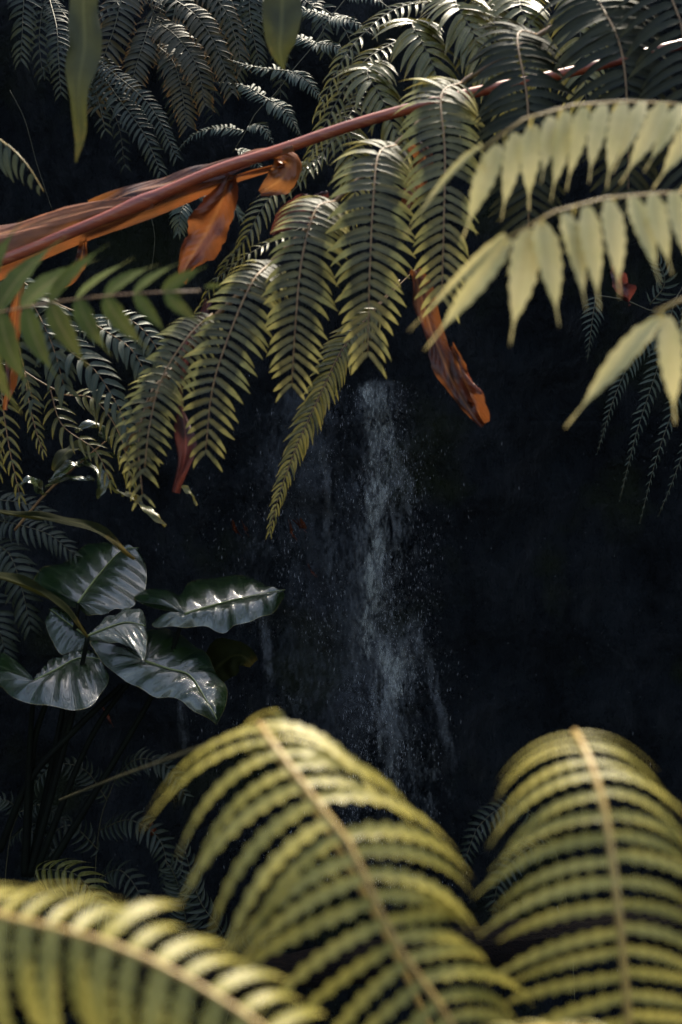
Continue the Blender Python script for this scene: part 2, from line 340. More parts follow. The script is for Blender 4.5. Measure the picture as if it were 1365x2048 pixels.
for rows, lab in (([(880, 632, 662), (980, 640, 668), (1100, 636, 672), (1250, 640, 690)], 'thin trickle just left of the waterfall'),
                  ([(1170, 508, 540), (1260, 500, 535), (1350, 512, 548), (1500, 520, 575)], 'trickle below the longest elephant ear leaf'),
                  ([(1290, 840, 885), (1400, 862, 895), (1500, 880, 920), (1640, 870, 925)], 'trickle down the right side of the waterfall'),
                  ([(1380, 330, 360), (1480, 340, 372), (1600, 335, 375)], 'faint trickle under the elephant ear leaves')):
    fall('water_trickle', rows, M['trickle'], .06, lab, 40)
# drops, built as small stretched octahedra
V = []; F = []
def drop(p, r, l, d):
    b = len(V); a = Vector((1, 0, 0)); c = d.cross(a).normalized()
    V.extend([p + d * l, p - d * l, p + a * r, p - a * r, p + c * r, p - c * r])
    for q in ((0, 2, 4), (0, 4, 3), (0, 3, 5), (0, 5, 2), (1, 4, 2), (1, 3, 4), (1, 5, 3), (1, 2, 5)): F.append(tuple(b + k for k in q))
rd = random.Random(3)
for i in range(17000):
    k = rd.random()
    if k < .62: px, py = rd.gauss(775, 62), rd.uniform(770, 1780)
    elif k < .93: px, py = rd.gauss(590, 120), rd.uniform(900, 1750)
    else: px, py = rd.uniform(100, 1330), rd.uniform(650, 1950)
    p = P(px, py, 4.6); p.y = rock_y(p.x, p.z) - rd.uniform(.05, .35)
    if noise.noise(Vector((p.x * 9, p.z * 5, 4))) < rd.uniform(-.35, .25): continue
    r = rd.choice((.0003, .0003, .0004, .0004, .0005, .0008)); drop(p, r, r * rd.choice((1, 2, 5, 9)), Vector((rd.gauss(0, .12), rd.gauss(0, .12), -1)).normalized())
tag(obj('falling_drops', V, F, M['drop'], loc=(0, 4.5, 0), smooth=False), 'fine drops of water spraying in front of the rock', 'water drops', kind='stuff')

# fallen log at the foot
V, F, UV = tube([P(-500, 2040, 3.8), P(480, 1950, 3.7), P(800, 1915, 3.6), P(1050, 1885, 3.5), P(1420, 1850, 3.4), P(2700, 1780, 3.2)], .055, .045, 14, 60, .35)
tag(obj('fallen_log', V, F, M['bark'], UV=UV), 'dark wet fallen log lying across the foot of the fall', 'log')

# ------------------------------------------------------------------ leaves
def blade_mesh(name, mat, n=9, curl=.25, sweep=.15, cren=.0, fold=.12, twist=0., shape='lance', wave=0.):
    """unit leaflet: x 0..1 along, width 1, bends down (curl) and sideways (sweep)"""
    V = []; UV = []
    for i in range(n):
        t = i / (n - 1)
        if shape == 'lance': wd = .5 * (min(1, (t + .03) / .13)) ** .6 * (1 - max(0, (t - .45) / .55) ** 1.7)
        else: wd = .5 * (min(1, (t + .02) / .2)) ** .7 * (1 - max(0, (t - .3) / .52) ** 1.6 if t < .8 else .0)
        if shape == 'drip': wd = .5 * (min(1, (t + .05) / .25)) ** .7 * (1 - min(.93, max(0, (t - .35) / .47) ** 1.8)) * (1 if t < .99 else .1)
        cr = cren * (1 if i % 2 else -1)
        ca = curl * 1.9 * t; x = math.sin(ca) / max(1e-6, curl * 1.9) if curl else t; z = -(1 - math.cos(ca)) / (curl * 1.9) if curl else 0
        x = x * (1 - .12 * abs(sweep)); ysh = sweep * t * t
        tw = twist * t
        for s in (-1, 0, 1):
            ww = wd * (1 + cr) * s
            V.append(Vector((x, ww * math.cos(tw), z))); UV.append((t, s * (1.0 if s else 0)))
            V[-1].z += 0; V[-1] = (V[-1], ysh, abs(s) * fold * wd + ww * math.sin(tw) + wave * s * math.sin(t * 11))
    F = []
    for i in range(n - 1):
        for s in (0, 1): a = i * 3 + s; F.append((a, a + 3, a + 4, a + 1))
    return V, F, UV
# because width and length scale differently, variants are stored as (long part, sweep part, width part) and baked per aspect
def bake(name, spec, aspect, mat):
    V, F, UV = spec; out = []
    for v, ysh, zz in V: out.append(Vector((v.x, v.y * aspect + ysh, v.z + zz * aspect)))
    return mesh(name, out, F, mat, UV)

class Style:
    def __init__(s, mat, aspect, curl=.3, sweep=.2, cren=0, fold=.25, shape='lance', n=9, twist=.3, nvar=5, wave=0):
        s.mat = M[mat]; s.aspect = aspect; s.var = {1: [], -1: []}
        for sg in (1, -1):
            for k in range(nvar):
                sp = blade_mesh('leaflet', s.mat, n, curl * random.uniform(.75, 1.3), sg * sweep * random.uniform(.6, 1.35), cren, fold, twist * random.uniform(-1, 1), shape, wave)
                s.var[sg].append(bake('leaflet', sp, aspect * random.uniform(.9, 1.1), s.mat))
def add_leaflets(parent, items, cap):
    """items: (priority, matrix, mesh); the first cap become objects, the rest one joined part"""
    rest = []
    for k, (pr, Mx, me) in enumerate(items):
        if pr < cap:
            o = bpy.data.objects.new('leaflet', me); C.objects.link(o); o.parent = parent
            o.matrix_basis = Matrix.Translation(-wl(parent)) @ Mx
        else: rest.append((Mx, me))
    if rest:
        V = []; F = []; UV = []; mt = None
        for Mx, me in rest:
            b = len(V); V += [Mx @ v.co for v in me.vertices]; F += [tuple(b + i for i in p.vertices) for p in me.polygons]
            uv = [None] * len(me.vertices); dat = me.uv_layers[0].data
            for lp in me.loops: uv[lp.vertex_index] = tuple(dat[lp.index].uv)
            UV += uv; mt = me.materials[0]
        o = obj('leaflets', V, F, mt, parent, UV=UV); o['kind'] = 'stuff'
def pinna_items(pts, L, n, style, up=(0, -.8, .6), ang=(5, 40), beta=(0, 0), prof='blunt', start=0.02, end=1.0, fork=True, sides=(1, 1), jit=1.0, lscale=(1, 1), seed=0, angoff=(0, 0), dense=1.0):
    """leaflets along a midrib. L = half width in metres. ang = lean towards the tip; beta = hang below the blade plane (left, right)"""
    rnd = random.Random(seed * 31 + int(pts[0].x * 1000) + n)
    S = spline(pts, 80); items = []; U = Vector(up).normalized()
    tot = n
    for i in range(tot):
        t = start + (end - start) * (i / max(1, tot - 1)) ** dense; q = t * 79; k = min(78, int(q)); p = S[k].lerp(S[k + 1], q - k)
        T = (S[min(79, k + 2)] - S[max(0, k - 1)]).normalized(); Nn = (U - T * U.dot(T)).normalized(); Sd = T.cross(Nn)
        if prof == 'blunt': l = min(1, .55 + t * 3) * (1 - .33 * max(0, (t - .5) / .5) ** 1.3)
        elif prof == 'taper': l = min(1, .6 + t * 2) * (1 - .88 * max(0, (t - .15) / .85) ** 1.15)
        elif prof == 'flat': l = 1
        else: l = lerpl(prof, t)
        an0 = ang[0] + (ang[1] - ang[0]) * t ** 1.6
        for si, sg in enumerate((-1, 1)):
            if not sides[si]: continue
            if rnd.random() < .018 * jit: continue
            an = an0 + angoff[si]; a = R(an + rnd.gauss(0, 3 * jit)); b = R(beta[si] + rnd.gauss(0, 5 * jit))
            D = (Sd * sg * math.cos(a) * math.cos(b) + T * math.sin(a) * math.cos(b) - Nn * math.sin(b)).normalized()
            Nl = (Nn - D * Nn.dot(D)).normalized(); Yl = Nl.cross(D)
            ll = L * l * rnd.uniform(.9, 1.07) * lscale[si]
            off = T * (rnd.uniform(-.002, .002) + (0.0015 if sg > 0 else -.0015)) + Nn * rnd.uniform(-.001, .001)
            # roll the blade a little
            ro = R(rnd.gauss(0, 9 * jit)); Yl, Nl = Yl * math.cos(ro) + Nl * math.sin(ro), Nl * math.cos(ro) - Yl * math.sin(ro)
            Mx = Matrix(((D.x, Yl.x, Nl.x, 0), (D.y, Yl.y, Nl.y, 0), (D.z, Yl.z, Nl.z, 0), (0, 0, 0, 1)))
            Mx = Matrix.Translation(p + off) @ Mx @ Matrix.Diagonal((ll, ll, ll, 1))
            # sweep towards the tip: local +Y should point along T
            sv = 1 if Yl.dot(T) > 0 else -1
            items.append([t, Mx, rnd.choice(style.var[sv])])
    return items
def frond(label, stem, pinnae, style, rib='rachis_dark', r=(.004, .002), group=None, cap=300, cat='fern frond', ribr=.0016, direct=False, name='fern_frond', **kw):
    """stem: px list of the main stalk; pinnae: list of (px list, L px, n, extra dict). direct: leaflets sit on the stem itself"""
    st = PP(stem); root = empty(name, st[0]); tag(root, label, cat, group)
    V, F, UV = tube(st, r[0], r[1], 7, 50, .12); obj('stem', V, F, M[rib], root, UV=UV)
    allp = []
    for pp in pinnae:
        pts, L, n = pp[:3]; ex = dict(kw); ex.update(pp[3] if len(pp) > 3 else {})
        sty = ex.pop('style', style); rr = ex.pop('rib', rib); rb = ex.pop('ribr', ribr)
        q = PP(pts); Ym = sum(p[2] for p in pts) / len(pts)
        its = pinna_items(q, L * PX * Ym, n, sty, seed=len(allp), **ex)
        if direct: par = root
        else:
            V, F, UV = tube(q, rb * 1.2, rb * .5, 6, 24, .15); par = obj('pinna', V, F, M[rr], root, UV=UV)
        allp.append((par, its))
    # the cap largest (those near the free ends) become separate leaflets
    ranks = sorted((-(it[0]) , a, b) for a, (par, its) in enumerate(allp) for b, it in enumerate(its))
    for k, (_, a, b) in enumerate(ranks): allp[a][1][b][0] = k
    for par, its in allp: add_leaflets(par, its, cap)
    return root

def set_leaflets(root, rows, style, bow=.06):
    """rows: (base px, tip px, width px); each one leaflet with its own length, width and bend"""
    for b, t, wpx in rows:
        p, q = P(*b), P(*t); D = q - p; L = D.length; D.normalize(); U = (Vector((random.uniform(-.3, .3), -.8, .45)))
        Nl = (U - D * U.dot(D)).normalized(); Yl = Nl.cross(D); me = random.choice(style.var[1 if D.x > -.3 else -1])
        ww = wpx * PX * (b[2]) / L / style.aspect
        Mx = Matrix(((D.x, Yl.x, Nl.x, 0), (D.y, Yl.y, Nl.y, 0), (D.z, Yl.z, Nl.z, 0), (0, 0, 0, 1)))
        o = bpy.data.objects.new('leaflet', me); C.objects.link(o); o.parent = root
        o.matrix_basis = Matrix.Translation(p - wl(root)) @ Mx @ Matrix.Diagonal((L * 1.06, L * 1.06 * ww, L * 1.06, 1))

# styles
S_yel = Style('yellow', .225, .3, .08, .06, .35, 'drip', 17, .25)
S_lime = Style('lime', .074, .5, .34, .36, .3, 'lance', 19, .25, wave=.006)
S_limew = Style('lime', .15, .5, .22, .25, .3, 'lance', 17, .3, wave=.006)
S_hang = Style('yellow', .24, .22, .07, .09, .35, 'drip', 17, .35, nvar=8, wave=.01)
S_front = Style('olive_front', .25, .12, .22, .06, .25, 'drip', 12, .2)
S_big = Style('shaded_big', .13, .5, .12, .05, .4, 'lance', 10, .3)
S_mid = Style('grey_olive', .142, .5, .14, .05, .4, 'lance', 10, .3)
S_gold = Style('gold', .17, .3, .25, .0, .5, 'lance', 8, .4)
S_goldt = Style('gold', .16, .22, .35, .0, .5, 'lance', 7, .5)
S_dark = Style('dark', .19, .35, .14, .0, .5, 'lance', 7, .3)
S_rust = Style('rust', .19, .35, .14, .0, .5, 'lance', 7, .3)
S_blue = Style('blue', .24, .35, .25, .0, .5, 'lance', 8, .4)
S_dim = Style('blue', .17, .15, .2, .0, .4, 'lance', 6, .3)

# foreground fronds ---------------------------------------------------------
frond('large blurred lime green frond arching up in the bottom centre foreground',
      [(1150, 2800, 1.7), (900, 2150, 1.6), (760, 1850, 1.5), (640, 1640, 1.42), (540, 1490, 1.33), (518, 1445, 1.27), (548, 1490, 1.22), (630, 1600, 1.18), (700, 1690, 1.16), (745, 1790, 1.15), (800, 1900, 1.15), (905, 2050, 1.15), (960, 2200, 1.16)],
      [([(522, 1440, 1.27), (548, 1490, 1.22), (630, 1600, 1.18), (700, 1690, 1.16), (745, 1790, 1.15), (800, 1900, 1.15), (905, 2050, 1.15), (960, 2200, 1.16)], 345, 22, {}),
       ([(555, 1425, 1.30), (528, 1428, 1.29)], 120, 1, dict(ang=(10, 10), beta=(35, 50), prof='flat', style=S_limew))],
      S_lime, 'rachis_tan', (.0045, .0026), direct=True, ang=(0, 12), jit=.5, angoff=(16, -14), prof=[.8, .95, 1, 1, .95, .85], up=(0.05, -.75, .65), group='lime green foreground fronds', name='fern_frond')
frond('blurred lime green frond arching up in the bottom right foreground',
      [(1300, 2800, 1.65), (1262, 2100, 1.55), (1228, 1750, 1.45), (1190, 1560, 1.36), (1150, 1465, 1.28), (1175, 1510, 1.22), (1205, 1600, 1.18), (1225, 1720, 1.16), (1240, 1850, 1.15), (1258, 2050, 1.15), (1270, 2200, 1.16)],
      [([(1148, 1462, 1.27), (1175, 1510, 1.22), (1205, 1600, 1.18), (1225, 1720, 1.16), (1240, 1850, 1.15), (1258, 2050, 1.15), (1270, 2200, 1.16)], 285, 20, {})],
      S_lime, 'rachis_tan', (.0045, .0026), direct=True, ang=(-4, 12), jit=.5, angoff=(4, -4), prof=[.7, .9, 1, 1, .95, .85], up=(0, -.75, .65), group='lime green foreground fronds')
frond('very blurred frond crossing the bottom left corner with thick overlapping leaflets',
      [(-1500, 2900, 1.6), (-1000, 2150, 1.35), (-500, 1860, 1.15), (-150, 1805, 1.05), (0, 1832, 1.0), (200, 1880, .97), (370, 1955, .95), (520, 2050, .93), (640, 2150, .92)],
      [([(-260, 1810, 1.07), (0, 1832, 1.0), (200, 1880, .97), (370, 1955, .95), (520, 2050, .93), (640, 2150, .92)], 290, 19, {})],
      S_limew, 'rachis_tan', (.0036, .0022), direct=True, ang=(0, 15), beta=(0, 35), jit=.6, lscale=(.75, 1), prof=[1, 1, 1, 1, .9, .7], up=(0, -.55, .83), group='lime green foreground fronds')
frond('blurred yellow green frond tip showing at the very bottom right edge of the photo',
      [(1500, 2300, 1.2), (1330, 2110, 1.1), (1180, 2065, 1.05), (1000, 2070, 1.0), (880, 2120, 1.0)],
      [([(1400, 2150, 1.12), (1330, 2110, 1.1), (1180, 2065, 1.05), (1000, 2070, 1.0), (880, 2120, 1.0)], 90, 9, {})],
      S_limew, 'rachis_tan', (.0036, .0022), direct=True, ang=(20, 50), up=(0, -.4, .9), group='lime green foreground fronds')
yellow_upper = frond('bright yellow frond reaching in from the right edge, uppermost of the three',
      [(3300, 2700, 2.4), (3150, 1500, 2.3), (2800, 660, 2.2), (2250, 350, 1.95), (1700, 290, 1.865), (1450, 225, 1.820), (1300, 204, 1.768), (1150, 210, 1.729), (1040, 242, 1.703), (960, 300, 1.690)],
      [([(1900, 270, 1.9), (1520, 232, 1.85), (1300, 204, 1.768), (1150, 210, 1.729), (1040, 242, 1.703), (970, 295, 1.69)], 120, 18, dict(sides=(0, 1)))],
      S_yel, 'rachis_tan', (.0035, .0012), direct=True, jit=.6, ang=(10, 40), beta=(58, 60), lscale=(1, .5), prof='flat', up=(0.1, -.30, .95), group='bright yellow fronds from the right')
set_leaflets(yellow_upper, [((966, 291, 1.720), (803, 435, 1.680), 17), ((999, 291, 1.720), (931, 453, 1.680), 38), ((1032, 267, 1.720), (1005, 418, 1.680), 36), ((1067, 251, 1.720), (1050, 398, 1.680), 37), ((1103, 233, 1.720), (1085, 347, 1.680), 35), ((1133, 223, 1.720), (1106, 382, 1.680), 36), ((1169, 215, 1.720), (1136, 356, 1.680), 34), ((1208, 209, 1.720), (1171, 343, 1.680), 37), ((1248, 206, 1.720), (1209, 353, 1.680), 39), ((1287, 204, 1.720), (1239, 325, 1.680), 35), ((1327, 206, 1.720), (1266, 354, 1.680), 42), ((1366, 209, 1.720), (1305, 325, 1.680), 35), ((1410, 215, 1.720), (1327, 360, 1.680), 39), ((1458, 222, 1.720), (1379, 369, 1.680), 39), ((1507, 231, 1.720), (1432, 378, 1.680), 39), ((1555, 242, 1.720), (1489, 387, 1.680), 39), ((1603, 251, 1.720), (1542, 391, 1.680), 39)], S_hang)
yellow_middle = frond('bright yellow frond with broad drip tipped leaflets, middle of the three at the right',
      [(3300, 2700, 2.4), (3150, 1500, 2.3), (2800, 810, 2.2), (2250, 500, 1.95), (1700, 440, 1.696), (1450, 388, 1.651), (1300, 388, 1.612), (1180, 402, 1.586), (1090, 432, 1.560), (1010, 480, 1.547)],
      [([(1900, 420, 1.8), (1520, 395, 1.66), (1300, 388, 1.61), (1180, 402, 1.586), (1090, 432, 1.56), (1015, 475, 1.55)], 90, 14, dict(sides=(0, 1)))],
      S_yel, 'rachis_tan', (.0035, .0012), direct=True, jit=.6, ang=(-4, 30), beta=(62, 62), lscale=(1, .35), prof='flat', up=(0.1, -.30, .95), group='bright yellow fronds from the right')
set_leaflets(yellow_middle, [((1011, 469, 1.570), (832, 637, 1.530), 19), ((1019, 477, 1.570), (872, 683, 1.530), 43), ((1059, 457, 1.570), (1021, 666, 1.530), 56), ((1081, 445, 1.570), (1118, 631, 1.530), 52), ((1129, 426, 1.570), (1179, 599, 1.530), 49), ((1173, 413, 1.570), (1197, 600, 1.530), 45), ((1217, 401, 1.570), (1244, 572, 1.530), 45), ((1263, 394, 1.570), (1320, 547, 1.530), 43), ((1305, 389, 1.570), (1333, 532, 1.530), 42), ((1346, 385, 1.570), (1390, 545, 1.530), 43), ((1393, 382, 1.570), (1432, 545, 1.530), 43), ((1441, 382, 1.570), (1476, 545, 1.530), 43), ((1489, 385, 1.570), (1520, 549, 1.530), 43), ((1538, 389, 1.570), (1564, 554, 1.530), 43)], S_hang)
yellow_lower = frond('bright yellow frond with two long leaflets, lowest of the three at the right edge',
      [(3300, 2700, 2.4), (3150, 1500, 2.3), (2800, 1030, 2.2), (2250, 720, 1.95), (1700, 660, 1.605), (1480, 585, 1.560), (1365, 590, 1.534), (1310, 625, 1.521)],
      [([(1900, 600, 1.7), (1560, 590, 1.586), (1480, 580, 1.56), (1400, 585, 1.534), (1335, 612, 1.521)], 90, 8, dict(sides=(0, 1)))],
      S_yel, 'rachis_tan', (.0035, .0018), direct=True, jit=.6, ang=(0, 20), beta=(55, 60), lscale=(1, .5), prof='flat', up=(0.1, -.30, .95), group='bright yellow fronds from the right')
set_leaflets(yellow_lower, [((1324, 635, 1.530), (1138, 829, 1.500), 40), ((1333, 633, 1.530), (1350, 833, 1.500), 49), ((1379, 611, 1.530), (1404, 818, 1.500), 48), ((1432, 598, 1.530), (1458, 809, 1.500), 48), ((1485, 593, 1.530), (1511, 809, 1.500), 48)], S_hang)
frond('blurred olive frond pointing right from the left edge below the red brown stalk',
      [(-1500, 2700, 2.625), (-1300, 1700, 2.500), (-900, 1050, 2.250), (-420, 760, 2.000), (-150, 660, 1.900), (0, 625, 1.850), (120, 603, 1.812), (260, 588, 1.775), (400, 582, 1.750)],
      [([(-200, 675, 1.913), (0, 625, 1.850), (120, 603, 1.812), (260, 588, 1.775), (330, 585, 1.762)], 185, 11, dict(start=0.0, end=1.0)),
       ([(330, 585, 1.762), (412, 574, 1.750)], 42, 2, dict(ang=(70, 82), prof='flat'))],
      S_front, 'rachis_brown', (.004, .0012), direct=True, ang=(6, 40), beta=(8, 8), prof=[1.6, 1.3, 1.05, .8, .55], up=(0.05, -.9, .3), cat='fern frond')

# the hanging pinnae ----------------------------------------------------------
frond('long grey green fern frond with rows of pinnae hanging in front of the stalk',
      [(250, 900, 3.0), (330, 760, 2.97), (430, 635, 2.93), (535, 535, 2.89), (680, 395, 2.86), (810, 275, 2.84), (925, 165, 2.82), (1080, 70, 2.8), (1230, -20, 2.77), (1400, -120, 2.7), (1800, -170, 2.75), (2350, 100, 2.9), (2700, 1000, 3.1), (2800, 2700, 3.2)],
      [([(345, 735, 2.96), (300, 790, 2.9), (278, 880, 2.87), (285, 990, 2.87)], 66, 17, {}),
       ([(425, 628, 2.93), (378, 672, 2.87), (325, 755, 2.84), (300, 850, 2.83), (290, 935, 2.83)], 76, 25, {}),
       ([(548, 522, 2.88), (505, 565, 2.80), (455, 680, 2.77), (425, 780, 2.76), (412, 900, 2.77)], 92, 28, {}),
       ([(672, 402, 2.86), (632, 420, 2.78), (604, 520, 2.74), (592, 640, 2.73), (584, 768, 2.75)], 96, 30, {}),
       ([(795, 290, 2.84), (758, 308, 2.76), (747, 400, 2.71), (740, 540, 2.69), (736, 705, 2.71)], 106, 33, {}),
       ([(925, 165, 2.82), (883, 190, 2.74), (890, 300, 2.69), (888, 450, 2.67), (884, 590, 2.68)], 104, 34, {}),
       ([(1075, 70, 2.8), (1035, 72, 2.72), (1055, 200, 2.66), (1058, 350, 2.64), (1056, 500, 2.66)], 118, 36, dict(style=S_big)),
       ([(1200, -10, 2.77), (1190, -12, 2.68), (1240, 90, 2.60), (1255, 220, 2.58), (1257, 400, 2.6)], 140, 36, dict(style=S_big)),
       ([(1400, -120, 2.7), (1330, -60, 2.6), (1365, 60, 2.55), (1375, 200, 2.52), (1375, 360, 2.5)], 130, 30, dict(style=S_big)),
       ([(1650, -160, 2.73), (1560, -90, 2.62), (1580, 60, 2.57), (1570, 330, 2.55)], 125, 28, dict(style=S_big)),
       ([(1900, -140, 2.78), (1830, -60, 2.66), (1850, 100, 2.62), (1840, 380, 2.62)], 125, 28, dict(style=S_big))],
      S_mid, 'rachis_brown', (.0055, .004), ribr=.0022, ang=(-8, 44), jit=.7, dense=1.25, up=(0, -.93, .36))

# sunlit fern behind ---------------------------------------------------------
frond('sunlit golden green fern frond filling the top centre behind the stalk',
      [(2100, -380, 4.5), (1700, -260, 4.0), (1250, -90, 3.5), (1050, -40, 3.45), (900, 0, 3.42), (780, 100, 3.4), (700, 215, 3.38), (640, 320, 3.36), (560, 410, 3.35)],
      [([(1050, -30, 3.44), (1040, 10, 3.3), (1062, 60, 3.27), (1080, 150, 3.27)], 85, 18, {}),
       ([(930, -15, 3.42), (912, 5, 3.3), (945, 65, 3.26), (975, 150, 3.25)], 92, 20, {}),
       ([(850, 40, 3.41), (825, 50, 3.3), (862, 120, 3.26), (895, 230, 3.25)], 88, 22, {}),
       ([(765, 120, 3.4), (735, 145, 3.3), (765, 200, 3.27), (800, 290, 3.26)], 78, 18, {}),
       ([(960, -20, 3.43), (990, 60, 3.36), (1010, 140, 3.35), (1010, 240, 3.35)], 75, 18, {}),
       ([(1150, -40, 3.45), (1160, 60, 3.4), (1170, 160, 3.36), (1175, 260, 3.36)], 80, 18, {}),
       ([(900, 0, 3.42), (800, 15, 3.38), (730, 65, 3.34), (680, 130, 3.32), (640, 220, 3.32)], 42, 24, dict(style=S_goldt)),
       ([(800, 80, 3.41), (735, 118, 3.36), (685, 185, 3.33), (650, 250, 3.32), (610, 330, 3.33)], 46, 22, dict(style=S_goldt)),
       ([(730, 180, 3.39), (690, 245, 3.34), (650, 300, 3.32), (590, 355, 3.32)], 45, 18, dict(style=S_goldt)),
       ([(690, 230, 3.38), (700, 290, 3.33), (715, 350, 3.33), (700, 430, 3.33)], 60, 16, {}),
       ([(650, 310, 3.36), (590, 350, 3.33), (530, 410, 3.31), (490, 480, 3.31), (450, 530, 3.32)], 50, 22, dict(style=S_goldt)),
       ([(640, 440, 3.35), (560, 476, 3.33), (488, 515, 3.31), (428, 565, 3.31), (405, 610, 3.31)], 34, 20, dict(style=S_goldt))],
      S_gold, 'rachis_dark', (.004, .002), ang=(12, 50), up=(-.05, -.62, .78))
frond('slender pointed fern frond tip hanging furthest down in the centre in front of the fall',
      [(830, 540, 3.5), (760, 610, 3.45), (690, 690, 3.4), (640, 790, 3.38), (590, 900, 3.37), (556, 1000, 3.37), (540, 1062, 3.37)],
      [([(760, 610, 3.45), (690, 690, 3.4), (640, 790, 3.38), (590, 900, 3.37), (556, 1000, 3.37), (540, 1062, 3.37)], 56, 46, {})],
      S_goldt, 'rachis_brown', (.002, .0006), direct=True, ang=(32, 55), up=(.25, -.8, .45), prof=[.9, 1, 1, .85, .6, .35], cat='fern frond')
frond('narrow dim fern frond hanging beside the slender central one, mostly behind it',
      [(800, 560, 3.6), (700, 680, 3.55), (620, 840, 3.5), (560, 980, 3.5)],
      [([(760, 600, 3.6), (700, 680, 3.55), (620, 840, 3.5), (566, 970, 3.5)], 40, 30, {})],
      S_rust, 'rachis_brown', (.002, .0006), direct=True, ang=(32, 55), up=(.1, -.8, .45), prof='taper')

# dark ferns top left -----------------------------------------------------------
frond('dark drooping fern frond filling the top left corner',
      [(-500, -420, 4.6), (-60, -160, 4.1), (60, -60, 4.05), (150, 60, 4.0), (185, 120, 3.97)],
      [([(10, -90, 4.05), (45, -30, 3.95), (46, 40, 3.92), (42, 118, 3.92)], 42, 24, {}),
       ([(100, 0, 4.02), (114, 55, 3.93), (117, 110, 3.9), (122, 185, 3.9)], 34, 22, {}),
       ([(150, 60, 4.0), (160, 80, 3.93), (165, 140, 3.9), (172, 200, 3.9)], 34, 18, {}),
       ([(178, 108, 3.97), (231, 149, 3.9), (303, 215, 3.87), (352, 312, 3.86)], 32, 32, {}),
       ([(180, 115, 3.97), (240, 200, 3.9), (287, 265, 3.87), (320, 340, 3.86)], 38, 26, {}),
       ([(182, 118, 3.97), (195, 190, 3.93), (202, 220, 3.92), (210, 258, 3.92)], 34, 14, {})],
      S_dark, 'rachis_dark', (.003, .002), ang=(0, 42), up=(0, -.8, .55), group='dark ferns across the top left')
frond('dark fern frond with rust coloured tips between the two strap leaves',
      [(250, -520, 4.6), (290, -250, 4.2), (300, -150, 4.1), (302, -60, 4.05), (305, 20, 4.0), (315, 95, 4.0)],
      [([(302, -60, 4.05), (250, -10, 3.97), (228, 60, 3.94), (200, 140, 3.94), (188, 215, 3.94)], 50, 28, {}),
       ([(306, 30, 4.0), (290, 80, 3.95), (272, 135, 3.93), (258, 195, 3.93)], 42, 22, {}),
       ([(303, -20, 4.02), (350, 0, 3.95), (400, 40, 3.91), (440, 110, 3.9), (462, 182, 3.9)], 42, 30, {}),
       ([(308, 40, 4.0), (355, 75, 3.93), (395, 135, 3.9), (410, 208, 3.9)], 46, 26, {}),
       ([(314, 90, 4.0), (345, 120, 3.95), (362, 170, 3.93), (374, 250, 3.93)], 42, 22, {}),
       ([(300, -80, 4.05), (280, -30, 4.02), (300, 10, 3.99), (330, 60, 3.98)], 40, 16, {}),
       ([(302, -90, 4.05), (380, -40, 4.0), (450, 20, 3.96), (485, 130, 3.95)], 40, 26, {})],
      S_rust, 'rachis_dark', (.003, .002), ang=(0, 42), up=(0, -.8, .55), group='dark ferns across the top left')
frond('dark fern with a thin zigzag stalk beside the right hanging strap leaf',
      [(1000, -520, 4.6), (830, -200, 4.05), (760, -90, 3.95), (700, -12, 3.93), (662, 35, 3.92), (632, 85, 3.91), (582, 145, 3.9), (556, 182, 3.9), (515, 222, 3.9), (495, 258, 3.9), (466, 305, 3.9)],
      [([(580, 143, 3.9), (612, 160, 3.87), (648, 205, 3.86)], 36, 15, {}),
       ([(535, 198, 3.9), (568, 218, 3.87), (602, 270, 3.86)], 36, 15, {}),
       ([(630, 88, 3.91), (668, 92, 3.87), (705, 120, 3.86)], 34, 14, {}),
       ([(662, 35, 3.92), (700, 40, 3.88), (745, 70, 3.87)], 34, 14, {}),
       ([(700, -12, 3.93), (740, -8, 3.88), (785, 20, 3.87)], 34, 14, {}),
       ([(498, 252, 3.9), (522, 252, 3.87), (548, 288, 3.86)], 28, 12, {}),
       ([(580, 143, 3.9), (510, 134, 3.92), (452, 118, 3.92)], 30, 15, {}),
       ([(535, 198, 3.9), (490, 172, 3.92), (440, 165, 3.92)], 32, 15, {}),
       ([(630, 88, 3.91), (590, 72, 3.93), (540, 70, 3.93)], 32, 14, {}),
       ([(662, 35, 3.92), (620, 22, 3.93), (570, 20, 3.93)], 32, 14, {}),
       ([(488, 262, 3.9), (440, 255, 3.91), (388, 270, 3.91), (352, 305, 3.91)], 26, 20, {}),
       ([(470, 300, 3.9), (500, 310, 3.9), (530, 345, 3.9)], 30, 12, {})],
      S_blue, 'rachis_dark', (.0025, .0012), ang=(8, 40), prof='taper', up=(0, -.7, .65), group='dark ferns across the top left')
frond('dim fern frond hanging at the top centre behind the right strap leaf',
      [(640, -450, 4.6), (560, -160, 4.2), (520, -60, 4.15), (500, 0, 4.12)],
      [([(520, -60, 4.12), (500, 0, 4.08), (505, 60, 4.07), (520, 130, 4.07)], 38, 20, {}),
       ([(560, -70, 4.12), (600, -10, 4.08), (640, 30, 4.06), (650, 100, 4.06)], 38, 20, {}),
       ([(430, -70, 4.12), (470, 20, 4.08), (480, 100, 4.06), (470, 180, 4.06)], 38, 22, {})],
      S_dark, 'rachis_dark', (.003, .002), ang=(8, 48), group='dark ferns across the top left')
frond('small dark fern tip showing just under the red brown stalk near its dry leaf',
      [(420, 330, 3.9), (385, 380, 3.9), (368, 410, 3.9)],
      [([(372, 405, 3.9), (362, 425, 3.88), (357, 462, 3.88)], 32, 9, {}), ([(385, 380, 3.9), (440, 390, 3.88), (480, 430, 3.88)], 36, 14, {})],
      S_blue, 'rachis_dark', (.002, .0012), ang=(15, 55))
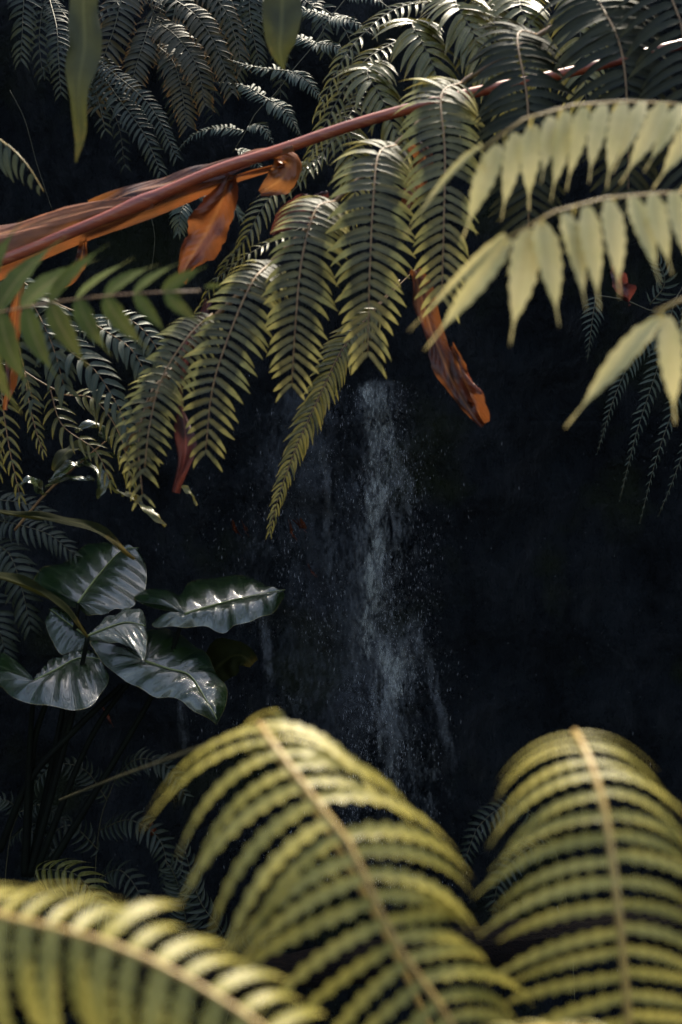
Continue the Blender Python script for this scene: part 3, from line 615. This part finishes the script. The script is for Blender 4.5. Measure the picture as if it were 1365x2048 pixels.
frond('dim fern frond with long pinnae hanging behind the other dark ferns at the top left',
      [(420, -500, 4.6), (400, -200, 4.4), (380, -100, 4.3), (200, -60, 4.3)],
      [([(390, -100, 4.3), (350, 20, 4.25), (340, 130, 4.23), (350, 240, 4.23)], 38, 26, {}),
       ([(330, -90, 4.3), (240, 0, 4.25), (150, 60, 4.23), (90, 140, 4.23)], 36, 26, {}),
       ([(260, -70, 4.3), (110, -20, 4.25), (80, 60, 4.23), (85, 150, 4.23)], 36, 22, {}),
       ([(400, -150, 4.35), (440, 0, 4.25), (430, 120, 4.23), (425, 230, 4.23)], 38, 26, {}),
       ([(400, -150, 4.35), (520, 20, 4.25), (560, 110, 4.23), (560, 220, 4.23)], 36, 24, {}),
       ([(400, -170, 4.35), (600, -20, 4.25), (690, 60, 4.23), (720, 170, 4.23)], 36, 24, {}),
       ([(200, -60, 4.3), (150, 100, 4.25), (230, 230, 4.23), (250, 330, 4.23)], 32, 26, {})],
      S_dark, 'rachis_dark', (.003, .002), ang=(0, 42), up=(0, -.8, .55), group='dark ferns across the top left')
# left side ferns
frond('blue grey fern frond with broad shiny leaflets below the blurred olive frond',
      [(-60, 480, 3.5), (40, 560, 3.45), (120, 610, 3.4), (200, 640, 3.38)],
      [([(30, 555, 3.45), (70, 615, 3.36), (105, 690, 3.33), (128, 770, 3.33)], 72, 14, {}),
       ([(85, 590, 3.42), (130, 690, 3.35), (190, 740, 3.31), (235, 810, 3.3), (258, 868, 3.3)], 62, 17, {}),
       ([(160, 625, 3.4), (200, 655, 3.35), (264, 700, 3.33), (305, 775, 3.33)], 48, 16, {}),
       ([(0, 530, 3.47), (20, 600, 3.42), (40, 700, 3.4), (66, 800, 3.4)], 50, 14, {}),
       ([(200, 640, 3.38), (260, 640, 3.36), (310, 690, 3.35), (340, 760, 3.35)], 45, 14, {})],
      S_blue, 'rachis_brown', (.003, .0018), ang=(12, 50), up=(-.1, -.72, .65), group='ferns at the left edge')
frond('olive fern frond hanging at the left edge above the glossy leaves',
      [(-60, 640, 3.6), (0, 700, 3.55), (60, 750, 3.5), (130, 790, 3.5)],
      [([(50, 745, 3.5), (58, 800, 3.48), (72, 860, 3.47), (86, 900, 3.47)], 30, 12, {}),
       ([(100, 775, 3.5), (125, 850, 3.47), (190, 900, 3.46), (220, 960, 3.46)], 44, 12, {}),
       ([(0, 700, 3.55), (5, 800, 3.5), (20, 900, 3.48), (40, 990, 3.48)], 40, 14, {}),
       ([(-30, 690, 3.55), (-20, 820, 3.5), (-5, 940, 3.48)], 50, 12, {}),
       ([(130, 790, 3.5), (190, 800, 3.48), (240, 870, 3.47), (262, 960, 3.47)], 48, 14, {})],
      S_gold, 'rachis_brown', (.003, .0018), ang=(20, 60), up=(-.1, -.75, .6), group='ferns at the left edge')
frond('small frond with pale drooping leaflets poking in at the left edge above the stalk',
      [(-160, 250, 2.9), (-40, 262, 2.85), (15, 290, 2.8), (55, 330, 2.78), (88, 383, 2.78)],
      [([(-60, 260, 2.85), (15, 288, 2.8), (55, 330, 2.78), (80, 370, 2.78)], 82, 9, {})],
      S_blue, 'rachis_tan', (.002, .001), direct=True, ang=(10, 35), beta=(50, 50), lscale=(.5, 1), prof=[1, 1, .8, .4], up=(-.2, -.5, .8))
frond('very dim fern fronds behind the elephant ear leaves at the left edge',
      [(-100, 1000, 4.3), (-20, 1080, 4.25), (60, 1130, 4.2)],
      [([(-20, 1080, 4.22), (20, 1110, 4.15), (45, 1180, 4.13), (60, 1250, 4.13)], 55, 16, {}),
       ([(-10, 1040, 4.22), (40, 1050, 4.16), (100, 1070, 4.15), (150, 1110, 4.15)], 45, 16, {}),
       ([(-60, 1000, 4.25), (0, 1000, 4.2), (60, 1010, 4.2), (110, 1040, 4.2)], 45, 14, {}),
       ([(-40, 1180, 4.2), (-10, 1230, 4.15), (10, 1300, 4.15)], 55, 12, {})],
      S_dark, 'rachis_dark', (.003, .0018), ang=(12, 50), cat='fern frond')
# right side dark hanging ferns
frond('very dim fern frond hanging down the dark rock at the right edge',
      [(1900, 250, 4.7), (1500, 420, 4.3), (1400, 520, 4.25), (1330, 620, 4.2), (1250, 600, 4.2), (1190, 590, 4.2)],
      [([(1192, 592, 4.2), (1185, 640, 4.17), (1175, 720, 4.16)], 34, 12, {}),
       ([(1330, 620, 4.2), (1275, 700, 4.15), (1232, 787, 4.13), (1195, 905, 4.12)], 42, 26, {}),
       ([(1350, 600, 4.22), (1320, 720, 4.16), (1275, 860, 4.13), (1240, 1000, 4.12)], 42, 28, {}),
       ([(1390, 560, 4.23), (1370, 740, 4.16), (1315, 910, 4.13), (1280, 1045, 4.12)], 42, 30, {}),
       ([(1420, 600, 4.24), (1400, 800, 4.18), (1350, 950, 4.15), (1318, 1030, 4.14)], 42, 26, {}),
       ([(1300, 610, 4.2), (1330, 560, 4.18), (1290, 480, 4.18), (1250, 430, 4.18)], 40, 18, {})],
      S_dim, 'rachis_dark', (.003, .002), ang=(25, 60), prof='taper', up=(.2, -.8, .4))
# bottom left ferns
frond('small olive fern frond growing low at the bottom left behind the blurred frond',
      [(120, 2000, 4.0), (100, 1850, 4.0), (70, 1750, 3.97), (110, 1740, 3.95), (160, 1755, 3.93), (215, 1830, 3.92)],
      [([(70, 1738, 3.97), (110, 1738, 3.95), (160, 1755, 3.93), (215, 1830, 3.92)], 62, 13, {})],
      S_gold, 'rachis_dark', (.002, .001), direct=True, ang=(15, 40), up=(0, -.6, .8), group='small ferns at the foot of the rock')
frond('small dark fern frond standing low left of the blurred centre frond',
      [(390, 2020, 4.1), (380, 1900, 4.1), (365, 1800, 4.08), (345, 1740, 4.05), (330, 1720, 4.04)],
      [([(378, 1880, 4.1), (368, 1810, 4.08), (350, 1750, 4.06), (342, 1735, 4.05)], 42, 18, {})],
      S_dark, 'rachis_dark', (.002, .001), direct=True, ang=(10, 30), up=(0, -.8, .6), group='small ferns at the foot of the rock')
frond('dark fern frond spreading low between the bottom left frond and the centre one',
      [(450, 2050, 4.1), (470, 1960, 4.1), (460, 1880, 4.08), (420, 1830, 4.05)],
      [([(468, 1930, 4.1), (440, 1860, 4.05), (400, 1800, 4.03), (370, 1700, 4.02)], 40, 18, {}),
       ([(462, 1900, 4.1), (500, 1870, 4.06), (540, 1880, 4.05), (570, 1930, 4.05)], 40, 16, {}),
       ([(470, 1950, 4.1), (400, 1920, 4.06), (330, 1930, 4.05)], 40, 14, {})],
      S_dark, 'rachis_dark', (.002, .0012), ang=(10, 40), up=(0, -.6, .8), group='small ferns at the foot of the rock')
frond('dim fern frond spreading above the bottom left corner against the rock',
      [(20, 1950, 4.3), (10, 1800, 4.28), (20, 1680, 4.25), (40, 1620, 4.22)],
      [([(20, 1680, 4.25), (50, 1660, 4.2), (90, 1680, 4.2), (115, 1720, 4.2)], 32, 14, {}),
       ([(40, 1620, 4.22), (10, 1600, 4.2), (-30, 1610, 4.2)], 32, 12, {}),
       ([(38, 1625, 4.22), (80, 1610, 4.2), (130, 1640, 4.2)], 32, 12, {}),
       ([(12, 1800, 4.27), (80, 1800, 4.22), (130, 1850, 4.2)], 36, 12, {})],
      S_dark, 'rachis_dark', (.002, .0012), ang=(10, 40), up=(0, -.6, .8), group='small ferns at the foot of the rock')

frond('dim fern frond spreading below the elephant ear leaves among their stalks',
      [(200, 2000, 4.35), (190, 1800, 4.32), (200, 1650, 4.3), (230, 1560, 4.27)],
      [([(228, 1565, 4.27), (270, 1520, 4.22), (330, 1530, 4.2), (370, 1590, 4.2)], 38, 18, {}),
       ([(215, 1600, 4.28), (170, 1540, 4.23), (110, 1530, 4.2), (60, 1580, 4.2)], 38, 18, {}),
       ([(200, 1660, 4.3), (260, 1640, 4.24), (320, 1680, 4.22), (340, 1760, 4.22)], 40, 18, {}),
       ([(198, 1700, 4.3), (140, 1650, 4.24), (90, 1690, 4.22), (70, 1770, 4.22)], 40, 16, {}),
       ([(194, 1760, 4.3), (240, 1740, 4.25), (280, 1790, 4.22), (290, 1860, 4.22)], 38, 14, {})],
      S_dark, 'rachis_dark', (.002, .0012), ang=(5, 40), up=(0, -.7, .7), group='small ferns at the foot of the rock')
frond('dim fern frond crouched low on the right against the rock behind the log',
      [(1150, 2000, 4.4), (1140, 1850, 4.4), (1110, 1700, 4.37), (1060, 1620, 4.35)],
      [([(1075, 1640, 4.35), (1020, 1610, 4.3), (960, 1650, 4.28), (930, 1720, 4.28)], 36, 18, {}),
       ([(1105, 1690, 4.36), (1050, 1700, 4.3), (1000, 1760, 4.28), (985, 1830, 4.28)], 36, 16, {})],
      S_dark, 'rachis_dark', (.002, .0012), ang=(5, 40), up=(0, -.7, .7), group='small ferns at the foot of the rock')

# ------------------------------------------------------------------ ribbons: strap, dry and glossy leaves
def ribbon(name, parent, pts, width, mat, twist=0, fold=.15, wrinkle=.0, nu=7, nv=30, up=(0, -1, .2), cup=0, seed=0):
    q = PP(pts); S = spline(q, nv); Ym = sum(p[2] for p in pts) / len(pts); V = []; UV = []; U = Vector(up)
    for j, p in enumerate(S):
        t = j / (nv - 1); T = (S[min(nv - 1, j + 1)] - S[max(0, j - 1)]).normalized(); Nn = (U - T * U.dot(T)).normalized(); Sd = T.cross(Nn)
        a = R(lerpl(twist, t)); Sd, Nn = Sd * math.cos(a) + Nn * math.sin(a), Nn * math.cos(a) - Sd * math.sin(a)
        w = lerpl(width, t) * PX * Ym * .5
        for i in range(nu):
            s = i / (nu - 1) * 2 - 1
            z = abs(s) * fold * w - cup * w * s * s + wrinkle * Ym * .01 * noise.noise(Vector((s * 1.3 + seed, t * 4, seed * 3.1))) * (.4 + abs(s))
            ed = 1 + (wrinkle * (.22 * noise.noise(Vector((t * 4, s, seed + 7))) + .14 * noise.noise(Vector((t * 17, s, seed + 3)))) if abs(s) > .9 else 0)
            V.append(p + Sd * (s * w * ed) + Nn * z); UV.append((t, s))
    F = [(j * nu + i, (j + 1) * nu + i, (j + 1) * nu + i + 1, j * nu + i + 1) for j in range(nv - 1) for i in range(nu - 1)]
    return obj(name, V, F, M[mat], parent, UV=UV)
o = ribbon('strap_leaf', None, [(178, -120, 2.3), (168, 0, 2.3), (170, 90, 2.29), (160, 150, 2.28), (158, 210, 2.28), (160, 270, 2.29), (152, 325, 2.3)], [70, 66, 52, 70, 62, 34, 26, 3], 'strap', [5, -10, 30, 0, 10], .15, .5, seed=1)
tag(o, 'hanging dull green strap leaf with a pinched waist at the top left', 'leaf', 'strap leaves hanging from above')
o = ribbon('strap_leaf', None, [(572, -140, 2.4), (566, -20, 2.4), (563, 60, 2.39), (560, 100, 2.39), (568, 140, 2.4)], [60, 64, 70, 78, 62, 4], 'strap', [0, 10, -8], .12, .5, seed=4)
tag(o, 'hanging dull green strap leaf tip at the top centre', 'leaf', 'strap leaves hanging from above')

# red brown stalk with its dry sheaths
st = PP([(-1100, 900, 3.3), (-600, 720, 3.1), (-160, 575, 3.0), (0, 522, 3.0), (150, 462, 3.0), (300, 398, 3.0), (430, 342, 3.0), (560, 300, 3.0), (700, 252, 3.0), (840, 212, 3.0), (980, 178, 3.02), (1150, 142, 3.05), (1365, 88, 3.1), (1600, 30, 3.15), (2100, -60, 3.3), (2900, -150, 3.6)])
root = empty('fallen_stalk', st[0]); tag(root, 'long red brown ginger stalk slanting across the picture with dry sheaths', 'plant stalk')
V, F, UV = tube(st,     .0138, .0095, 16, 220, .03, knots=[.23, .34]); obj('stalk', V, F, M['red_stem'], root, UV=UV)
ribbon('dry_sheath', root, [(-200, 500, 3.02), (0, 466, 3.01), (150, 425, 3.01), (230, 408, 3.01), (305, 398, 2.99)], [90, 88, 66, 40, 18], 'dry_tan', [12, 20, 10], .1, .8, up=(0, -1, .5), cup=.5, seed=2)
ribbon('dry_sheath', root, [(180, 412, 3.04), (300, 372, 3.03), (400, 342, 3.03), (500, 312, 3.02), (590, 294, 2.99)], [14, 56, 52, 44, 18], 'dry_tan', [0, 15, 5], .1, .8, up=(0, -1, .5), cup=.5, seed=3)
ribbon('dry_sheath', root, [(-60, 560, 3.03), (80, 500, 3.02), (200, 455, 3.02), (330, 408, 3.03), (470, 358, 3.03), (570, 330, 3.02)], [60, 48, 34, 40, 20, 10], 'dry', [-20, -15, -10], .1, .9, up=(0, -1, -.1), cup=.4, seed=5)
ribbon('dry_blade', root, [(545, 310, 3.02), (580, 320, 3.03), (560, 360, 3.03), (520, 385, 3.04)], [20, 60, 60, 10], 'dry_tan', [10, 30], .1, .8, seed=8)
ribbon('dry_blade', root, [(460, 348, 3.03), (440, 410, 3.04), (405, 480, 3.05), (375, 530, 3.05), (362, 565, 3.05)], [20, 66, 78, 62, 20], 'dry', [20, 5, -10], .35, 1.3, seed=9)
ribbon('dry_blade', root, [(170, 470, 3.04), (162, 520, 3.05), (140, 560, 3.06), (95, 582, 3.06)], [10, 24, 22, 6], 'dry', [10, 40], .3, 1, seed=10)
ribbon('dry_blade', root, [(40, 560, 3.1), (30, 640, 3.12), (25, 720, 3.14), (10, 820, 3.15)], [20, 26, 20, 8], 'dry', [10, 40], .3, 1, seed=11)
def dry(pts, wd, mat, tw, lab, seed, fold=.35, wr=1.2, grp=None, name='dry_leaf'):
    tag(ribbon(name, None, pts, wd, mat, tw, fold, wr, seed=seed), lab, 'dry leaf', grp)
dry([(828, 540, 2.95), (850, 620, 2.93), (875, 690, 2.92), (905, 760, 2.91), (940, 820, 2.91), (966, 852, 2.91)], [20, 38, 40, 46, 30, 10], 'dry', [30, 5, -25, -10], 'orange brown dry leaf hanging alone right of centre before the dark rock', 12)
dry([(905, 690, 2.93), (920, 740, 2.92), (945, 800, 2.92), (968, 848, 2.92)], [6, 36, 34, 10], 'dry', [-10, 20], 'folded edge strip along the orange hanging dry leaf', 13)
dry([(420, 600, 3.05), (375, 700, 3.02), (365, 800, 3.0), (372, 900, 3.0), (350, 985, 3.0)], [14, 26, 30, 36, 12], 'maroon', [10, 40, 0], 'dark orange dry leaf hanging behind the two left hanging pinnae', 14)
dry([(660, 400, 3.15), (600, 425, 3.14), (560, 450, 3.14), (545, 470, 3.14)], [30, 60, 50, 10], 'maroon', [0, 20], 'maroon leaf behind the golden fern under the stalk', 15)
dry([(1225, 530, 3.3), (1238, 565, 3.3), (1262, 610, 3.3)], [8, 36, 6], 'maroon', [0, 20], 'small red leaf in the dark under the middle yellow frond', 16)
dry([(820, 290, 3.1), (850, 310, 3.1), (830, 370, 3.1), (815, 420, 3.1)], [20, 40, 40, 10], 'dry', [0, 20], 'orange scrap of dry leaf between hanging pinnae at the centre right', 17)
for k, (x, y, l, s) in enumerate([(468, 1055, 18, 9), (490, 1058, 20, 6), (583, 1062, 26, 6), (622, 1142, 12, 6), (214, 1430, 18, 8), (305, 1660, 36, 16), (290, 1352, 44, 60), (600, 1050, 14, 5)]):
    p = P(x, y, 4.6); Y = rock_y(p.x, p.z) - .09
    lab = ['brown scrap of leaf on the rock under the leftmost hanging tips', 'thin orange scrap of leaf on the rock near the slender frond tip', 'pale brown scrap of leaf right of the slender frond tip', 'tiny orange scrap of leaf on the rock above mid height left of the fall',
           'small brown leaf scrap under the elephant ear leaves', 'tan dead leaf above the small dark ferns at lower left', 'dim brown leaf hanging under the elephant ear leaves', 'tiny brown scrap of leaf just right of the slender tip'][k]
    dry([(x - 3, y - l / 2, Y), (x + 1, y, Y - .01), (x + 4, y + l / 2, Y)], [2, s, 2], 'dry' if k != 6 else 'dry_tan', [0, 20], lab, 20 + k, name='leaf_scrap', grp='leaf scraps caught on the rock')

# glossy twig leaves at the left
tw = empty('leafy_twig', P(60, 1020, 3.7)); tag(tw, 'leafy twig with narrow glossy leaves at the left above the elephant ears', 'twig')
V, F, UV = tube(PP([(30, 1060, 3.75), (90, 990, 3.72), (150, 935, 3.7), (215, 880, 3.68)]), .004, .002, 6, 20); obj('stem', V, F, M['rachis_brown'], tw, UV=UV)
for k, (pts, wd, mt) in enumerate([
    ([(175, 925, 3.7), (130, 940, 3.67), (98, 965, 3.66)], [6, 26, 26, 4], 'gloss'), ([(90, 975, 3.7), (140, 958, 3.66), (190, 962, 3.65)], [4, 26, 24, 4], 'gloss'),
    ([(165, 930, 3.7), (190, 940, 3.66), (205, 970, 3.65), (196, 998, 3.65)], [6, 30, 28, 4], 'gloss'), ([(160, 925, 3.7), (200, 908, 3.66), (240, 915, 3.65), (268, 920, 3.65)], [5, 22, 20, 3], 'gloss'),
    ([(180, 905, 3.7), (140, 900, 3.67), (105, 940, 3.66)], [5, 28, 30, 4], 'strap'), ([(215, 880, 3.68), (250, 870, 3.66), (270, 900, 3.65)], [5, 26, 20, 3], 'gloss'),
    ([(205, 970, 3.7), (240, 985, 3.66), (275, 990, 3.65)], [4, 16, 16, 3], 'strap'), ([(215, 880, 3.68), (190, 850, 3.66), (150, 860, 3.65)], [5, 24, 20, 3], 'gloss'),
    ([(250, 985, 3.68), (290, 1015, 3.66), (332, 1052, 3.65)], [4, 20, 18, 2], 'gold'), ([(355, 970, 3.4), (380, 985, 3.39), (393, 1012, 3.39)], [3, 9, 7, 2], 'gold'),
    ([(90, 990, 3.72), (60, 960, 3.69), (40, 975, 3.68)], [5, 28, 24, 3], 'gloss')]):
    if k == 9: tag(ribbon('fern_tip', None, pts, wd, mt, [0, 20], .3, .3, 5, 10, up=(0, -.5, .8), seed=40 + k), 'single thin yellow leaflet poking out beside the second hanging pinna tip', 'leaflet')
    else: ribbon('leaf', tw, pts, wd, mt, [0, 25], .3, .5, 5, 14, up=(.1, -.5, .85), seed=40 + k)
o = ribbon('strap_leaf', None, [(-60, 1010, 3.5), (45, 1033, 3.5), (110, 1040, 3.48), (170, 1050, 3.47), (225, 1080, 3.46), (270, 1118, 3.46)], [22, 24, 26, 34, 26, 3], 'strap_dim', [10, 30, 10], .3, .4, up=(0, -.7, .7), seed=60)
tag(o, 'narrow olive strap leaf reaching over the upper elephant ear leaf', 'leaf')
o = ribbon('strap_leaf', None, [(-80, 1130, 3.4), (20, 1160, 3.4), (90, 1190, 3.4), (140, 1225, 3.4), (175, 1275, 3.4)], [26, 30, 28, 22, 4], 'strap_dim', [10, 20, 10], .3, .4, up=(0, -.7, .7), seed=61)
tag(o, 'darker strap leaf slanting down across the left elephant ear leaves', 'leaf')
# long arching grass blade left of the bottom centre frond
V, F, UV = tube(PP([(120, 1600, 3.0), (220, 1560, 2.4), (330, 1520, 1.9), (440, 1480, 1.6)]), .0022, .0015, 6, 30)
tag(obj('thin_stem', V, F, M['rachis_dark'], UV=UV), 'thin arching stem running left from the bottom centre frond', 'stem')
# hanging roots
for k, pts in enumerate([[(20, 180, 4.3), (50, 240, 4.3), (75, 330, 4.3), (105, 420, 4.3)], [(300, 420, 4.3), (310, 480, 4.3), (300, 560, 4.3)]]):
    V, F, UV = tube(PP(pts), .0012, .0008, 5, 24)
    tag(obj('hanging_root', V, F, M['rachis_dark'], UV=UV), ['thin root hanging in the dark at the left under the corner fern', 'thin root hanging in the dark below the stalk'][k], 'root')

# ------------------------------------------------------------------ elephant ears
K6 = .4542
def cx(l): return [(a * K6, 1000 + b * K6) for a, b in l]
plant = empty('elephant_ear_plant', P(60, 1750, 4.15)); tag(plant, 'elephant ear plant with large glossy veined leaves left of the waterfall', 'plant')
def resample(pts, n):
    q = spline([Vector((a, b, 0)) for a, b in pts], n); return [(p.x, p.y) for p in q]
def ear(mid, sideA, sideB, Y, nrm, mat, lobeA=.3, lobeB=.3, stalk=None, cup=.15, corr=.012, nveins=9, label=None):
    nrm = Vector(nrm).normalized(); m = cx(mid); base = m[0]; tip = m[-1]
    p0 = P(base[0], base[1], Y); q = lambda a: onplane(a[0], a[1], p0, nrm)
    midc = [q(a) for a in resample(m, 60)]
    nb, nr = 64, 12; V = []; F = []; UV = []; W = (midc[-1] - midc[0]).length
    def lift(p, sarc, v, t, sgn):
        ph = t * nveins
        c = corr * (1 - abs(math.cos(math.pi * ph))) * min(1, v * 2.2) ** 1.2 * (1 - v ** 4)
        f = -cup * W * (v ** 2) * .5 + .03 * W * math.sin(math.pi * v * .5) * (1 - v)
        wv = .007 * v * v * noise.noise(Vector((t * 8, sgn * 3, Y * 9)))*2 + .0015 * noise.noise(p * 60) * v
        return p + nrm * (c + f + wv)
    def sag(t): return -nrm * (.06 * W * t * t)
    for sgn, side, lobe in ((1, sideA, lobeA), (-1, sideB, lobeB)):
        b = resample([base] + cx(side) + [tip], nb); off = len(V)
        for i in range(nb):
            t = i / (nb - 1); mt = 0 if t < lobe else ((t - lobe) / (1 - lobe)) ** 1.0
            mp_ = midc[min(59, int(mt * .97 * 59))]; bp_ = q(b[i])
            for j in range(nr):
                v = j / (nr - 1); p = mp_.lerp(bp_, v)
                # veins bow towards the tip
                V.append(lift(p, t, v, t, sgn) + sag(mt)); UV.append((t * nveins, v))
        for i in range(nb - 1):
            for j in range(nr - 1):
                a = off + i * nr + j; f = (a, a + 1, a + nr + 1, a + nr)
                F.append(f if sgn > 0 else tuple(reversed(f)))
    lf = obj('leaf', V, F, M[mat], plant, UV=UV)
    if label: lf['label'] = label
    mr = [midc[i] + nrm * .002 - nrm * (.06 * W * (i / 59) ** 2) for i in range(0, 60, 4)] + [midc[-1] - nrm * .06 * W]
    V, F, UV = tube(mr, .0032, .0008, 6, 40); obj('midrib', V, F, M['ear_rib'], lf, UV=UV)
    if stalk:
        sp = [p0 - nrm * .003] + PP(stalk); V, F, UV = tube(sp, .006, .012, 8, 40); obj('leaf_stalk', V, F, M['ear_stalk'], plant, UV=UV)
M['ear_rib'] = plain_mat('pale_rib', (.16, .18, .06), (.11, .13, .04), .4, 40)
M['ear_stalk'] = plain_mat('green_stalk', (.004, .006, .003), (.002, .003, .002), .7, 20, spec=.15)
ear([(385, 602), (300, 540), (215, 470)], [(370, 545), (300, 480), (235, 452)], [(372, 640), (275, 668), (225, 600), (198, 520)], 4.0, (.05, -.75, .66), 'ear', .15, .2, [(120, 1500, 4.1), (60, 1750, 4.15)], corr=.004)
ear([(345, 455), (430, 335), (530, 215), (608, 190)], [(270, 430), (190, 385), (135, 345), (170, 280), (250, 258), (320, 215), (348, 180), (420, 155), (520, 160)], [(400, 482), (500, 465), (585, 440), (592, 400), (625, 370), (638, 310), (632, 240)], 3.98, (-.12, -.60, .80), 'ear', .33, .25, [(130, 1400, 4.1), (60, 1750, 4.15)])
ear([(815, 503), (900, 475), (1050, 430), (1258, 372)], [(780, 478), (690, 445), (602, 412), (593, 388), (660, 365), (745, 362), (778, 388), (800, 386), (832, 340), (920, 308), (1010, 293), (1100, 305), (1180, 335)], [(760, 499), (680, 498), (680, 525), (780, 538), (900, 525), (990, 546), (1040, 510), (1130, 490), (1200, 455), (1232, 412)], 3.9, (.05, -.54, .84), 'ear', .42, .32, [(300, 1400, 4.0), (90, 1750, 4.15)])
ear([(152, 798), (250, 745), (350, 690), (462, 690)], [(172, 775), (200, 715), (228, 680), (300, 650), (380, 641), (435, 652)], [(110, 738), (60, 690), (0, 650), (-70, 680), (-80, 760), (0, 805), (62, 862), (200, 890), (330, 904), (405, 890), (440, 830), (472, 765)], 3.85, (-.1, -.58, .81), 'ear', .12, .42, [(60, 1500, 4.0), (50, 1750, 4.15)], nveins=11)
ear([(640, 710), (740, 742), (835, 768), (900, 855), (958, 945)], [(612, 640), (622, 580), (660, 550), (740, 548), (815, 575), (862, 622), (915, 655), (960, 735), (1002, 800), (1000, 862)], [(600, 670), (480, 605), (395, 602), (450, 685), (515, 745), (600, 790), (680, 836), (760, 840), (850, 890), (905, 912)], 3.88, (.12, -.59, .80), 'ear', .42, .42, [(180, 1480, 4.0), (70, 1750, 4.15)])
ear([(387, 600), (480, 560), (560, 535), (642, 545)], [(420, 560), (470, 500), (540, 466), (618, 470), (642, 510)], [(450, 608), (540, 622), (600, 660), (632, 695), (648, 600)], 3.84, (.0, -.66, .75), 'ear_wet', .08, .1, [(140, 1450, 4.0), (60, 1750, 4.15)], corr=.003, label='leaf beaded with water drops')
for k, pts in enumerate([[(245, 1370, 3.95), (150, 1460, 4.0), (60, 1560, 4.05), (0, 1700, 4.15)], [(95, 1400, 3.95), (70, 1480, 4.0), (60, 1600, 4.1), (50, 1750, 4.15)]]):
    V, F, UV = tube(PP(pts), .008, .012, 8, 30); obj('leaf_stalk', V, F, M['ear_stalk'], plant, UV=UV)
tag(ribbon('dead_leaf', None, [(400, 1395, 4.1), (440, 1330, 4.08), (480, 1310, 4.07), (505, 1330, 4.07)], [20, 70, 70, 20], 'strap_dim', [0, 20], .2, 1, seed=70), 'dim olive leaf behind the lowest elephant ear leaf', 'leaf')
